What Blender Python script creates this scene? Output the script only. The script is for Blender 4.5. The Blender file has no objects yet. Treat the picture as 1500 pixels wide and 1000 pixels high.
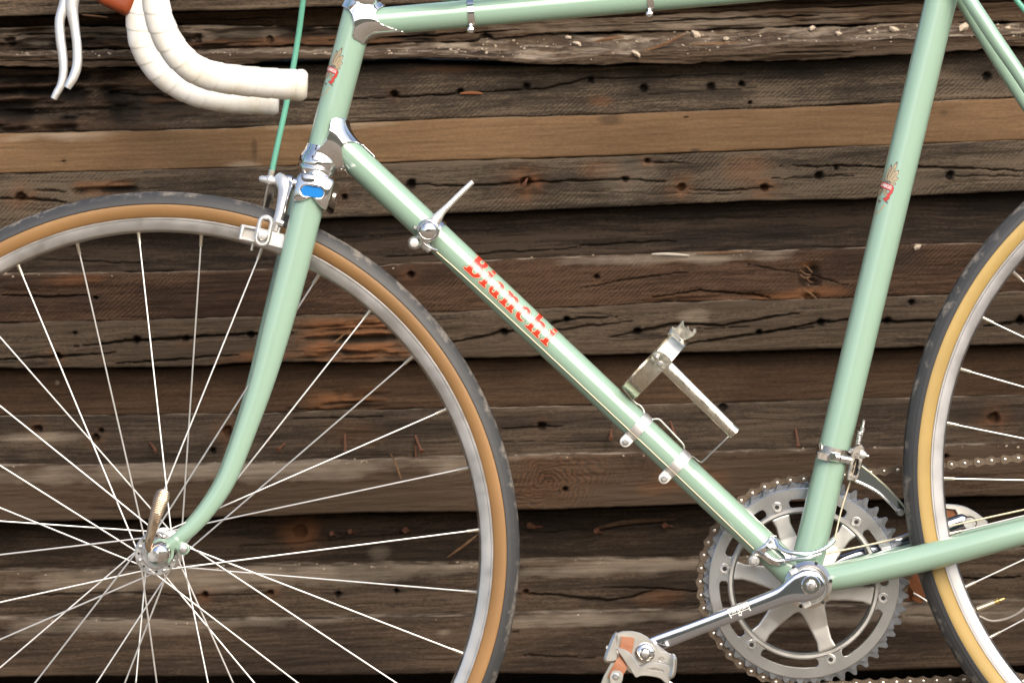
import bpy, math, random
import numpy as np
from mathutils import Vector, Matrix

random.seed(7)
rng = np.random.default_rng(11)
rad = math.radians
scene = bpy.context.scene
COL = scene.collection

# ------------------------------------------------------------------ camera, sky, sun, exposure
S = 0.000635            # metres per photo pixel in the plane of the bicycle
D = 3.3                 # camera distance to that plane
PITCH, ROLL, ZC = 6.0, 2.0, 0.515
M3 = Matrix.Rotation(rad(-PITCH), 3, 'X') @ Matrix.Rotation(rad(ROLL), 3, 'Y')   # bicycle frame -> world
CEN = Vector((0, 0, ZC))
CAM = M3 @ Vector((0, -D, 0)) + CEN

cd = bpy.data.cameras.new('camera')
cam = bpy.data.objects.new('camera', cd)
COL.objects.link(cam)
ex, ey, ez = M3.col[0].copy(), M3.col[1].copy(), M3.col[2].copy()
rm = Matrix((ex, ez, -ey)).transposed()
cam.matrix_world = Matrix.Translation(CAM) @ rm.to_4x4()
cd.sensor_width = 36
cd.sensor_fit = 'HORIZONTAL'
cd.lens = 36 * D / (1500 * S)
cd.clip_end = 500
cd.dof.use_dof = True
cd.dof.focus_distance = D - 0.01
cd.dof.aperture_fstop = 9.0
scene.camera = cam

LDIR = (M3 @ Vector((0.30, -0.76, 0.57))).normalized()
w = bpy.data.worlds.new('World')
scene.world = w
w.use_nodes = True
nt = w.node_tree
sky = nt.nodes.new('ShaderNodeTexSky')
sky.sky_type = 'NISHITA'
sky.sun_disc = False
sky.sun_elevation = math.asin(LDIR.z)
sky.sun_rotation = math.atan2(LDIR.x, LDIR.y)
sky.air_density = 1.0
sky.dust_density = 4.5
sky.ozone_density = 0.6
nt.links.new(sky.outputs[0], nt.nodes['Background'].inputs[0])
nt.nodes['Background'].inputs[1].default_value = 0.13
ld = bpy.data.lights.new('sun', 'SUN')
ld.energy = 1.35
ld.angle = rad(54)
ld.color = (1.0, 0.94, 0.84)
sun = bpy.data.objects.new('sun', ld)
COL.objects.link(sun)
sun.rotation_euler = LDIR.to_track_quat('Z', 'Y').to_euler()
sun.location = (0, 0, 6)
scene.view_settings.view_transform = 'Standard'
scene.view_settings.look = 'None'
scene.view_settings.exposure = 0.82
scene.cycles.caustics_reflective = False
scene.cycles.caustics_refractive = False
scene.view_settings.gamma = 1.0

# ------------------------------------------------------------------ helpers: points
def B(px, py, y=0.0):
    """bicycle-frame point seen at photo pixel (px, py) at depth y"""
    k = S * (D + y) / D
    return Vector(((px - 750) * k, y, (500 - py) * k))

def wallpt(px, py, Y):
    d = M3 @ Vector(((px - 750) * S, D, (500 - py) * S))
    t = (Y - CAM.y) / d.y
    return CAM + d * t

OB = Vector((B(1178, 852).x, 0, -0.5296))
ORG = {}

def link(o, parent=None):
    COL.objects.link(o)
    if parent is not None:
        o.parent = parent
    return o

def empty(name, parent=None, at=None):
    o = bpy.data.objects.new(name, None)
    o.empty_display_size = 0.03
    link(o, parent)
    at = Vector(at) if at is not None else (ORG[parent].copy() if parent else Vector())
    ORG[o] = at
    if parent is not None:
        o.location = at - ORG[parent]
    return o

def mesh(name, v, f, mats, fm=None, sharp=38):
    me = bpy.data.meshes.new(name)
    me.from_pydata([tuple(map(float, p)) for p in v], [], [tuple(map(int, q)) for q in f])
    if not isinstance(mats, (list, tuple)):
        mats = [mats]
    for m in mats:
        me.materials.append(m)
    if fm is not None:
        me.polygons.foreach_set('material_index', np.array(fm, dtype=np.int32))
    me.polygons.foreach_set('use_smooth', np.ones(len(me.polygons), dtype=bool))
    me.update()
    if sharp:
        me.set_sharp_from_angle(angle=rad(sharp))
    return me

def obj(name, vf, mats, parent=None, label=None, fm=None, sharp=38):
    v, f = vf[0], vf[1]
    if len(vf) > 2:
        fm = vf[2]
    o0 = ORG[parent] if parent is not None else Vector()
    v = np.asarray(v, dtype=float) - np.array(o0)
    o = bpy.data.objects.new(name, mesh(name, v, f, mats, fm, sharp))
    link(o, parent)
    ORG[o] = o0.copy()
    if label:
        o['label'] = label
    return o

def tag(o, label=None, cat=None, group=None, kind=None):
    if label: o['label'] = label
    if cat: o['category'] = cat
    if group: o['group'] = group
    if kind: o['kind'] = kind
    return o

# ------------------------------------------------------------------ helpers: shapes  (each returns (verts, faces))
def join(*parts):
    V, F, n = [], [], 0
    for v, f in parts:
        v = np.asarray(v, dtype=float)
        V.append(v)
        F += [tuple(i + n for i in q) for q in f]
        n += len(v)
    return np.vstack(V), F

def joinm(*parts):
    """parts: (verts, faces, material index)"""
    v, f = join(*[(p[0], p[1]) for p in parts])
    fm = []
    for p in parts:
        fm += [p[2]] * len(p[1])
    return v, f, fm

def spline(pts, n, extra=None):
    """Catmull-Rom through pts (arrays), n samples, even in arc length"""
    P = np.array([list(p) for p in pts], dtype=float)
    if extra is not None:
        P = np.hstack([P, np.array(extra, dtype=float).reshape(len(P), -1)])
    Q = np.vstack([2 * P[0] - P[1], P, 2 * P[-1] - P[-2]])
    out = []
    for i in range(1, len(Q) - 2):
        t = np.linspace(0, 1, 24, endpoint=False)[:, None]
        a, b, c, d = Q[i - 1], Q[i], Q[i + 1], Q[i + 2]
        out.append(0.5 * (2 * b + (c - a) * t + (2 * a - 5 * b + 4 * c - d) * t ** 2 + (3 * b - a - 3 * c + d) * t ** 3))
    out = np.vstack(out + [P[-1:]])
    L = np.r_[0, np.cumsum(np.linalg.norm(np.diff(out[:, :3], axis=0), axis=1))]
    s = np.linspace(0, L[-1], n)
    return np.stack([np.interp(s, L, out[:, k]) for k in range(out.shape[1])], axis=1)

def tube(pts, r, seg=24, caps=True, flat=1.0, up=None, rfun=None, closed=False):
    P = np.array([list(p) for p in pts], dtype=float)
    n = len(P)
    r = np.full(n, r) if np.isscalar(r) else np.asarray(r, dtype=float)
    T = np.gradient(P, axis=0) if not closed else (np.roll(P, -1, 0) - np.roll(P, 1, 0))
    T /= np.linalg.norm(T, axis=1)[:, None] + 1e-12
    u = np.array(up if up is not None else (0, 1, 0), dtype=float)
    if abs(u @ T[0]) > 0.95:
        u = np.array((1.0, 0, 0))
    A = np.linspace(0, 2 * np.pi, seg, endpoint=False)
    V = []
    arc = np.r_[0, np.cumsum(np.linalg.norm(np.diff(P, axis=0), axis=1))]
    for i in range(n):
        u = u - (u @ T[i]) * T[i]
        u /= np.linalg.norm(u)
        b = np.cross(T[i], u)
        rr = r[i] if rfun is None else rfun(arc[i], A, r[i])
        V.append(P[i] + (np.cos(A) * rr)[:, None] * u * flat + (np.sin(A) * rr)[:, None] * b)
    V = np.vstack(V)
    F = []
    m = n if closed else n - 1
    for i in range(m):
        j = (i + 1) % n
        for k in range(seg):
            k2 = (k + 1) % seg
            F.append((i * seg + k, j * seg + k, j * seg + k2, i * seg + k2))
    if caps and not closed:
        F.append(tuple(range(seg)))
        F.append(tuple((n - 1) * seg + k for k in reversed(range(seg))))
    # outward orientation: (k, next ring k, next ring k2, k2) needs a flip for this frame
    F = [tuple(reversed(q)) for q in F]
    return V, F

def lathe(profile, c, axis, seg=40, caps=True):
    """profile: list of (t along axis, radius) from point c"""
    a = Vector(axis).normalized()
    u = a.orthogonal().normalized()
    b = a.cross(u)
    V, F = [], []
    for t, r in profile:
        for k in range(seg):
            th = 2 * math.pi * k / seg
            V.append(Vector(c) + a * t + u * (r * math.cos(th)) + b * (r * math.sin(th)))
    n = len(profile)
    for i in range(n - 1):
        for k in range(seg):
            k2 = (k + 1) % seg
            F.append((i * seg + k, i * seg + k2, (i + 1) * seg + k2, (i + 1) * seg + k))
    if caps:
        F.append(tuple(reversed(range(seg))))
        F.append(tuple((n - 1) * seg + k for k in range(seg)))
    return np.array([list(p) for p in V]), F

def hexnut(c, axis, r, h, ch=0.15):
    return lathe([(0, r), (h * (1 - ch), r), (h, r * (1 - ch))], c, axis, seg=6)

def boxm(c, sx, sy, sz, ang=0.0, bev=0.0):
    """box in the bicycle frame, rotated by ang (deg, clockwise in the picture) about the depth axis"""
    if bev > 0:
        x, y, z, b = sx / 2, sy / 2, sz / 2, bev
        V = []
        for (yy, q) in ((-y, b), (-y + b, 0), (y - b, 0), (y, b)):
            X, Z = x - q, z - q
            cb = b if q == 0 else b * 0.6
            V += [(-X + cb, yy, -Z), (X - cb, yy, -Z), (X, yy, -Z + cb), (X, yy, Z - cb), (X - cb, yy, Z), (-X + cb, yy, Z), (-X, yy, Z - cb), (-X, yy, -Z + cb)]
        F = []
        for i in range(3):
            for k in range(8):
                k2 = (k + 1) % 8
                F.append((i * 8 + k, i * 8 + k2, (i + 1) * 8 + k2, (i + 1) * 8 + k))
        F.append(tuple(reversed(range(8))))
        F.append(tuple(24 + k for k in range(8)))
        F = [tuple(reversed(q)) for q in F]
        F = [tuple(reversed(q)) for q in F]
    else:
        x, y, z = sx / 2, sy / 2, sz / 2
        V = [(a, b_, c_) for a in (-x, x) for b_ in (-y, y) for c_ in (-z, z)]
        F = [(0, 1, 3, 2), (4, 6, 7, 5), (0, 4, 5, 1), (2, 3, 7, 6), (0, 2, 6, 4), (1, 5, 7, 3)]
    R = np.array(Matrix.Rotation(rad(ang), 3, 'Y'))
    return np.array(V) @ R.T + np.array(list(c)), F

def flip(vf):
    return vf[0], [tuple(reversed(q)) for q in vf[1]]

def plate(outer, holes, yc, th, bev=0.0):
    """flat plate from X/Z outlines (lists of (x, z) metres), centred on depth yc"""
    cu = bpy.data.curves.new('outline', 'CURVE')
    cu.dimensions = '2D'
    cu.fill_mode = 'BOTH'
    cu.extrude = th / 2 - bev
    cu.bevel_depth = bev
    cu.bevel_resolution = 0
    cu.offset = -bev
    for loop in [outer] + list(holes):
        sp = cu.splines.new('POLY')
        sp.points.add(len(loop) - 1)
        for p, q in zip(sp.points, loop):
            p.co = (q[0], q[1], 0, 1)
        sp.use_cyclic_u = True
    o = bpy.data.objects.new('outline', cu)
    COL.objects.link(o)
    dg = bpy.context.evaluated_depsgraph_get()
    me = bpy.data.meshes.new_from_object(o.evaluated_get(dg))
    V = np.array([(v.co.x, yc - v.co.z, v.co.y) for v in me.vertices])
    F = [tuple(p.vertices) for p in me.polygons]
    bpy.data.objects.remove(o)
    bpy.data.curves.remove(cu)
    bpy.data.meshes.remove(me)
    return V, F

def circ(cx, cz, r, n=24):
    return [(cx + r * math.cos(2 * math.pi * k / n), cz + r * math.sin(2 * math.pi * k / n)) for k in range(n)]

def pxloop(pts, y):
    return [(B(a, b, y).x, B(a, b, y).z) for a, b in pts]

def smoothloop(loop, n=80):
    P = np.array(loop, dtype=float)
    Q = np.vstack([P[-1:], P, P[:2]])
    out = []
    k = max(3, n // len(P))
    for i in range(1, len(Q) - 2):
        t = np.linspace(0, 1, k, endpoint=False)[:, None]
        a, b, c, d = Q[i - 1], Q[i], Q[i + 1], Q[i + 2]
        out.append(0.5 * (2 * b + (c - a) * t + (2 * a - 5 * b + 4 * c - d) * t ** 2 + (3 * b - a - 3 * c + d) * t ** 3))
    return [tuple(p) for p in np.vstack(out)]

# ---- signed distance shapes and a surface-nets mesher (for castings and forgings)
def sd_cyl(P, a, b, r0, r1=None):
    a, b = np.array(list(a)), np.array(list(b))
    ab = b - a
    t = np.clip(((P - a) @ ab) / (ab @ ab), 0, 1)
    rr = r0 if r1 is None else r0 + (r1 - r0) * t
    return np.linalg.norm(P - a - t[..., None] * ab, axis=-1) - rr

def sd_inf(P, a, b, r):
    a, b = np.array(list(a)), np.array(list(b))
    ab = (b - a) / np.linalg.norm(b - a)
    q = P - a
    return np.linalg.norm(q - (q @ ab)[..., None] * ab, axis=-1) - r

def sd_disc(P, c, axis, r, h):
    c, a = np.array(list(c)), np.array(list(axis), dtype=float)
    a /= np.linalg.norm(a)
    q = P - c
    t = q @ a
    d = np.linalg.norm(q - t[..., None] * a, axis=-1) - r
    return np.maximum(d, np.abs(t) - h / 2)

def smin(a, b, k):
    h = np.clip(0.5 + 0.5 * (b - a) / k, 0, 1)
    return b + (a - b) * h - k * h * (1 - h)

def smax(a, b, k):
    return -smin(-a, -b, k)

def sd_poly(x, z, poly):
    p = np.array(poly, dtype=float)
    d = np.full(x.shape, 1e9)
    sgn = np.ones(x.shape)
    j = len(p) - 1
    for i in range(len(p)):
        e = p[j] - p[i]
        wx, wz = x - p[i, 0], z - p[i, 1]
        t = np.clip((wx * e[0] + wz * e[1]) / (e @ e), 0, 1)
        d = np.minimum(d, (wx - e[0] * t) ** 2 + (wz - e[1] * t) ** 2)
        c1, c2, c3 = z >= p[i, 1], z < p[j, 1], e[0] * wz > e[1] * wx
        m = (c1 & c2 & c3) | (~c1 & ~c2 & ~c3)
        sgn = np.where(m, -sgn, sgn)
        j = i
    return sgn * np.sqrt(d)

def surfnet(f, lo, hi, h):
    lo, hi = np.array(list(lo), dtype=float), np.array(list(hi), dtype=float)
    n = np.maximum(((hi - lo) / h).astype(int) + 1, 4)
    ax = [lo[i] + h * np.arange(n[i]) for i in range(3)]
    G = np.stack(np.meshgrid(*ax, indexing='ij'), -1)
    val = f(G)
    ins = val < 0
    c = np.zeros(tuple(n - 1), dtype=int)
    offs = [(i, j, k) for i in (0, 1) for j in (0, 1) for k in (0, 1)]
    def sl(o):
        return tuple(slice(o[q], n[q] - 1 + o[q]) for q in range(3))
    for o in offs:
        c += ins[sl(o)]
    act = (c > 0) & (c < 8)
    acc = np.zeros(tuple(n - 1) + (3,))
    cnt = np.zeros(tuple(n - 1))
    for a in offs:
        for q in range(3):
            if a[q] == 0:
                b = list(a); b[q] = 1
                va, vb = val[sl(a)], val[sl(b)]
                cr = (va < 0) != (vb < 0)
                t = np.where(cr, va / np.where(cr, va - vb, 1), 0)
                p = np.zeros(tuple(n - 1) + (3,))
                for k in range(3):
                    p[..., k] = a[k]
                p[..., q] = t
                acc += p * cr[..., None]
                cnt += cr
    idx = -np.ones(tuple(n - 1), dtype=int)
    I = np.argwhere(act)
    idx[act] = np.arange(len(I))
    V = lo + h * (I + acc[act] / cnt[act][:, None])
    F = []
    for q in range(3):
        u, v_ = (q + 1) % 3, (q + 2) % 3
        s0 = [slice(1, n[k] - 1) for k in range(3)]
        s0[q] = slice(0, n[q] - 1)
        s1 = list(s0); s1[q] = slice(1, n[q])
        a, b = ins[tuple(s0)], ins[tuple(s1)]
        for E, rev in ((a & ~b, False), (~a & b, True)):
            e = np.argwhere(E)
            if len(e) == 0:
                continue
            base = e.copy()
            for k in range(3):
                if k != q:
                    base[:, k] += 1
            def cell(du, dv):
                z = base.copy()
                z[:, u] += du; z[:, v_] += dv
                return idx[z[:, 0], z[:, 1], z[:, 2]]
            quad = np.stack([cell(-1, -1), cell(0, -1), cell(0, 0), cell(-1, 0)], 1)
            if rev:
                quad = quad[:, ::-1]
            F.append(quad)
    F = np.vstack(F)
    F = F[(F >= 0).all(1)]
    e = h * 0.05
    for _ in range(2):
        v0 = f(V)
        g = np.stack([(f(V + np.eye(3)[k] * e) - f(V - np.eye(3)[k] * e)) / (2 * e) for k in range(3)], -1)
        step = (v0 / np.maximum((g * g).sum(-1), 0.2))[:, None] * g
        ln = np.linalg.norm(step, axis=1)[:, None]
        V = V - step * np.minimum(1, 0.5 * h / np.maximum(ln, 1e-12))
    return V, [tuple(q) for q in F]

def print_mesh(f, lo, hi, h):
    """flat print: polygons of {f<0} in a 2-D domain"""
    xs = np.arange(lo[0], hi[0] + h, h); ys = np.arange(lo[1], hi[1] + h, h)
    X, Y = np.meshgrid(xs, ys, indexing='ij')
    val = f(X, Y)
    V, F, memo = [], [], {}
    def vid(key, p):
        if key not in memo:
            memo[key] = len(V); V.append(p)
        return memo[key]
    ins = val < 0
    anyin = ins[:-1, :-1] | ins[1:, :-1] | ins[1:, 1:] | ins[:-1, 1:]
    for i, j in np.argwhere(anyin):
        cs = [(i, j), (i + 1, j), (i + 1, j + 1), (i, j + 1)]
        poly = []
        for k in range(4):
            a, b = cs[k], cs[(k + 1) % 4]
            if ins[a]:
                poly.append(vid(a, (xs[a[0]], ys[a[1]])))
            if ins[a] != ins[b]:
                t = val[a] / (val[a] - val[b])
                t = min(max(t, 0.02), 0.98)
                key = (min(a, b), max(a, b))
                poly.append(vid(key, (xs[a[0]] + t * (xs[b[0]] - xs[a[0]]), ys[a[1]] + t * (ys[b[1]] - ys[a[1]]))))
        if len(poly) >= 3:
            F.append(tuple(poly))
    return np.array(V), F

def sbox(x, y, x0, x1, y0, y1, r=0.0):
    r = min(r, (x1 - x0) / 2 - 1e-6, (y1 - y0) / 2 - 1e-6)
    dx = np.abs(x - (x0 + x1) / 2) - ((x1 - x0) / 2 - r)
    dy = np.abs(y - (y0 + y1) / 2) - ((y1 - y0) / 2 - r)
    return np.hypot(np.maximum(dx, 0), np.maximum(dy, 0)) + np.minimum(np.maximum(dx, dy), 0) - r

def seg2(x, y, a, b, r):
    ex_, ey_ = b[0] - a[0], b[1] - a[1]
    t = np.clip(((x - a[0]) * ex_ + (y - a[1]) * ey_) / (ex_ * ex_ + ey_ * ey_ + 1e-12), 0, 1)
    return np.hypot(x - a[0] - ex_ * t, y - a[1] - ey_ * t) - r

# value noise on numpy arrays
def _hash(ix, iy, seed):
    n = (ix.astype(np.int64) * 374761393 + iy.astype(np.int64) * 668265263 + seed * 1442695041) & 0xffffffff
    n = ((n ^ (n >> 13)) * 1274126177) & 0xffffffff
    n = n ^ (n >> 16)
    return (n & 0xffff) / 65535.0
def vn(x, y, seed=0):
    ix, iy = np.floor(x), np.floor(y)
    fx, fy = x - ix, y - iy
    fx, fy = fx * fx * (3 - 2 * fx), fy * fy * (3 - 2 * fy)
    a, b = _hash(ix, iy, seed), _hash(ix + 1, iy, seed)
    c, d = _hash(ix, iy + 1, seed), _hash(ix + 1, iy + 1, seed)
    return (a * (1 - fx) + b * fx) * (1 - fy) + (c * (1 - fx) + d * fx) * fy - 0.5
def fbm(x, y, seed=0, o=4):
    s, a = 0, 1.0
    for k in range(o):
        s = s + a * vn(x * 2 ** k, y * 2 ** k, seed + 17 * k)
        a *= 0.5
    return s

# ------------------------------------------------------------------ materials
def newmat(name):
    m = bpy.data.materials.new(name)
    m.use_nodes = True
    t = m.node_tree
    return m, t, t.nodes['Principled BSDF']

def nd(t, typ, **kw):
    n = t.nodes.new(typ)
    for k, v in kw.items():
        setattr(n, k, v)
    return n

def simple(name, col, rough=0.4, metal=0.0, coat=0.0, coat_r=0.05, var=0.0, scale=60, rvar=0.0, bump=0.0, bscale=400, spec=None, stretch=None):
    m, t, b = newmat(name)
    b.inputs['Base Color'].default_value = (*col, 1)
    b.inputs['Roughness'].default_value = rough
    b.inputs['Metallic'].default_value = metal
    b.inputs['Coat Weight'].default_value = coat
    b.inputs['Coat Roughness'].default_value = coat_r
    if coat:
        b.inputs['Coat IOR'].default_value = 1.65
    if spec is not None:
        b.inputs['Specular IOR Level'].default_value = spec
    tc = nd(t, 'ShaderNodeTexCoord')
    mp = nd(t, 'ShaderNodeMapping')
    if stretch:
        mp.inputs['Scale'].default_value = stretch
    t.links.new(tc.outputs['Object'], mp.inputs[0])
    if var or rvar:
        n = nd(t, 'ShaderNodeTexNoise')
        n.inputs['Scale'].default_value = scale
        n.inputs['Detail'].default_value = 5
        t.links.new(mp.outputs[0], n.inputs['Vector'])
        if var:
            mx = nd(t, 'ShaderNodeMix', data_type='RGBA')
            mx.inputs[6].default_value = (*[c * (1 - var) for c in col], 1)
            mx.inputs[7].default_value = (*[min(1, c * (1 + var)) for c in col], 1)
            t.links.new(n.outputs[0], mx.inputs[0])
            t.links.new(mx.outputs[2], b.inputs['Base Color'])
        if rvar:
            mr = nd(t, 'ShaderNodeMapRange')
            mr.inputs[1].default_value = 0.3; mr.inputs[2].default_value = 0.7
            mr.inputs[3].default_value = max(0.02, rough - rvar); mr.inputs[4].default_value = rough + rvar
            t.links.new(n.outputs[0], mr.inputs[0])
            t.links.new(mr.outputs[0], b.inputs['Roughness'])
    if bump:
        n2 = nd(t, 'ShaderNodeTexNoise')
        n2.inputs['Scale'].default_value = bscale
        n2.inputs['Detail'].default_value = 3
        t.links.new(mp.outputs[0], n2.inputs['Vector'])
        bp = nd(t, 'ShaderNodeBump')
        bp.inputs['Strength'].default_value = bump
        bp.inputs['Distance'].default_value = 0.0006
        t.links.new(n2.outputs[0], bp.inputs['Height'])
        t.links.new(bp.outputs[0], b.inputs['Normal'])
    return m

MINT = simple('mint_paint', (0.298, 0.455, 0.350), 0.28, coat=1.0, coat_r=0.04, var=0.025, scale=25)
MINTCABLE = simple('cable_housing', (0.13, 0.40, 0.29), 0.35)
CHROME = simple('chrome', (0.86, 0.85, 0.84), 0.05, 1.0, rvar=0.03, scale=90)
POLISH = simple('polished_alloy', (0.80, 0.80, 0.80), 0.10, 1.0, rvar=0.05, scale=120)
ALLOY = simple('satin_alloy', (0.74, 0.73, 0.71), 0.30, 1.0, rvar=0.08, scale=150, var=0.05)
ALLOYW = simple('cast_alloy', (0.88, 0.87, 0.84), 0.40, 0.85, rvar=0.08, scale=150, bump=0.15, bscale=900)
RIMM = simple('rim_alloy', (0.64, 0.63, 0.62), 0.36, 1.0, rvar=0.08, scale=60, var=0.08)
RING = simple('chainring_alloy', (0.82, 0.82, 0.82), 0.22, 1.0, rvar=0.02, scale=40, var=0.04)
TOOTHM = simple('tooth_alloy', (0.44, 0.46, 0.50), 0.24, 1.0, rvar=0.04, scale=60, var=0.08)
SPIDER = simple('spider_alloy', (0.62, 0.61, 0.58), 0.40, 1.0, rvar=0.08, scale=60, var=0.08)
STEEL = simple('spoke_steel', (0.88, 0.87, 0.84), 0.38, 0.85)
NIPPLE = simple('nipple_nickel', (0.74, 0.68, 0.56), 0.3, 1.0)
CHAINM = simple('oily_steel', (0.155, 0.118, 0.086), 0.40, 0.85, rvar=0.12, scale=500, var=0.3)
PINM = simple('pin_steel', (0.62, 0.58, 0.52), 0.28, 1.0)
DARKM = simple('painted_recess_shade', (0.02, 0.018, 0.016), 0.6)  # flat black standing in for the shade inside holes, sockets and notches
BRASS = simple('brass', (0.72, 0.50, 0.20), 0.3, 1.0)
LEATHER = simple('tan_leather', (0.30, 0.102, 0.034), 0.5, var=0.25, scale=180, bump=0.3, bscale=1200)
HOOD = simple('gum_rubber', (0.25, 0.048, 0.012), 0.35, var=0.2, scale=90, bump=0.2, bscale=700)
BLUE = simple('blue_enamel', (0.01, 0.22, 0.66), 0.2, coat=1.0)
RED = simple('red_print', (0.58, 0.035, 0.009), 0.28, coat=1.0, coat_r=0.04)
CREAM = simple('cream_print', (0.80, 0.70, 0.48), 0.28, coat=1.0, coat_r=0.04)
DGREEN = simple('dark_print', (0.09, 0.10, 0.05), 0.3, coat=1.0, coat_r=0.04)
GREYP = simple('grey_print', (0.13, 0.11, 0.09), 0.3, coat=1.0, coat_r=0.04)
WHITEP = simple('white_print', (0.85, 0.80, 0.78), 0.3, coat=1.0, coat_r=0.04)
TAN = simple('tan_casing', (0.29, 0.158, 0.058), 0.55, var=0.45, scale=7, bump=0.25, bscale=1500)
TANLIGHT = simple('pale_tan_casing', (0.42, 0.29, 0.098), 0.55, var=0.2, scale=26, bump=0.25, bscale=1500)
NAILM = simple('rusty_iron', (0.115, 0.045, 0.022), 0.8, var=0.5, scale=300, bump=0.6, bscale=900)
STONE = simple('pale_stone', (0.44, 0.36, 0.27), 0.9, var=0.6, scale=70, bump=0.6, bscale=500)

def tape_mat():
    m, t, b = newmat('cotton_bar_tape')
    tc = nd(t, 'ShaderNodeTexCoord')
    n = nd(t, 'ShaderNodeTexNoise'); n.inputs['Scale'].default_value = 45; n.inputs['Detail'].default_value = 6
    t.links.new(tc.outputs['Object'], n.inputs['Vector'])
    r = nd(t, 'ShaderNodeValToRGB')
    r.color_ramp.elements[0].position = 0.32; r.color_ramp.elements[0].color = (0.70, 0.66, 0.55, 1)
    r.color_ramp.elements[1].position = 0.62; r.color_ramp.elements[1].color = (0.83, 0.82, 0.78, 1)
    t.links.new(n.outputs[0], r.inputs[0])
    t.links.new(r.outputs[0], b.inputs['Base Color'])
    b.inputs['Roughness'].default_value = 0.7
    b.inputs['Sheen Weight'].default_value = 0.15
    n2 = nd(t, 'ShaderNodeTexNoise'); n2.inputs['Scale'].default_value = 1400
    t.links.new(tc.outputs['Object'], n2.inputs['Vector'])
    bp = nd(t, 'ShaderNodeBump'); bp.inputs['Strength'].default_value = 0.35; bp.inputs['Distance'].default_value = 0.0005
    t.links.new(n2.outputs[0], bp.inputs['Height'])
    t.links.new(bp.outputs[0], b.inputs['Normal'])
    return m
TAPE = tape_mat()

def rubber_mat():
    """black tread: dried mud sits on the crown, mostly in patches"""
    m, t, b = newmat('tread_rubber')
    tc = nd(t, 'ShaderNodeTexCoord')
    sx = nd(t, 'ShaderNodeSeparateXYZ')
    t.links.new(tc.outputs['Object'], sx.inputs[0])
    cb = nd(t, 'ShaderNodeCombineXYZ')
    t.links.new(sx.outputs[0], cb.inputs[0]); t.links.new(sx.outputs[2], cb.inputs[1])
    ln = nd(t, 'ShaderNodeVectorMath', operation='LENGTH')
    t.links.new(cb.outputs[0], ln.inputs[0])
    mr = nd(t, 'ShaderNodeMapRange')
    mr.inputs[1].default_value = 0.3245; mr.inputs[2].default_value = 0.3335
    t.links.new(ln.outputs['Value'], mr.inputs[0])
    n = nd(t, 'ShaderNodeTexNoise'); n.inputs['Scale'].default_value = 75; n.inputs['Detail'].default_value = 8; n.inputs['Roughness'].default_value = 0.68
    t.links.new(tc.outputs['Object'], n.inputs['Vector'])
    n3 = nd(t, 'ShaderNodeTexNoise'); n3.inputs['Scale'].default_value = 14; n3.inputs['Detail'].default_value = 2
    t.links.new(tc.outputs['Object'], n3.inputs['Vector'])
    ad = nd(t, 'ShaderNodeMath', operation='ADD')
    t.links.new(n.outputs[0], ad.inputs[0])
    m3 = nd(t, 'ShaderNodeMath', operation='MULTIPLY_ADD'); m3.inputs[1].default_value = 0.22
    t.links.new(mr.outputs[0], m3.inputs[0]); 
    m4 = nd(t, 'ShaderNodeMath', operation='MULTIPLY_ADD'); m4.inputs[1].default_value = 0.25; m4.inputs[2].default_value = -0.125
    t.links.new(n3.outputs[0], m4.inputs[0]); t.links.new(m4.outputs[0], m3.inputs[2])
    t.links.new(m3.outputs[0], ad.inputs[1])
    r = nd(t, 'ShaderNodeMapRange'); r.inputs[1].default_value = 0.68; r.inputs[2].default_value = 0.87
    r.inputs[4].default_value = 0.62
    t.links.new(ad.outputs[0], r.inputs[0])
    mx = nd(t, 'ShaderNodeMix', data_type='RGBA')
    mx.inputs[6].default_value = (0.040, 0.041, 0.043, 1); mx.inputs[7].default_value = (0.34, 0.30, 0.25, 1)
    t.links.new(r.outputs[0], mx.inputs[0]); t.links.new(mx.outputs[2], b.inputs['Base Color'])
    b.inputs['Roughness'].default_value = 0.52
    bp = nd(t, 'ShaderNodeBump'); bp.inputs['Strength'].default_value = 0.4; bp.inputs['Distance'].default_value = 0.001
    t.links.new(ad.outputs[0], bp.inputs['Height']); t.links.new(bp.outputs[0], b.inputs['Normal'])
    return m
RUBBER = rubber_mat()

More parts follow.
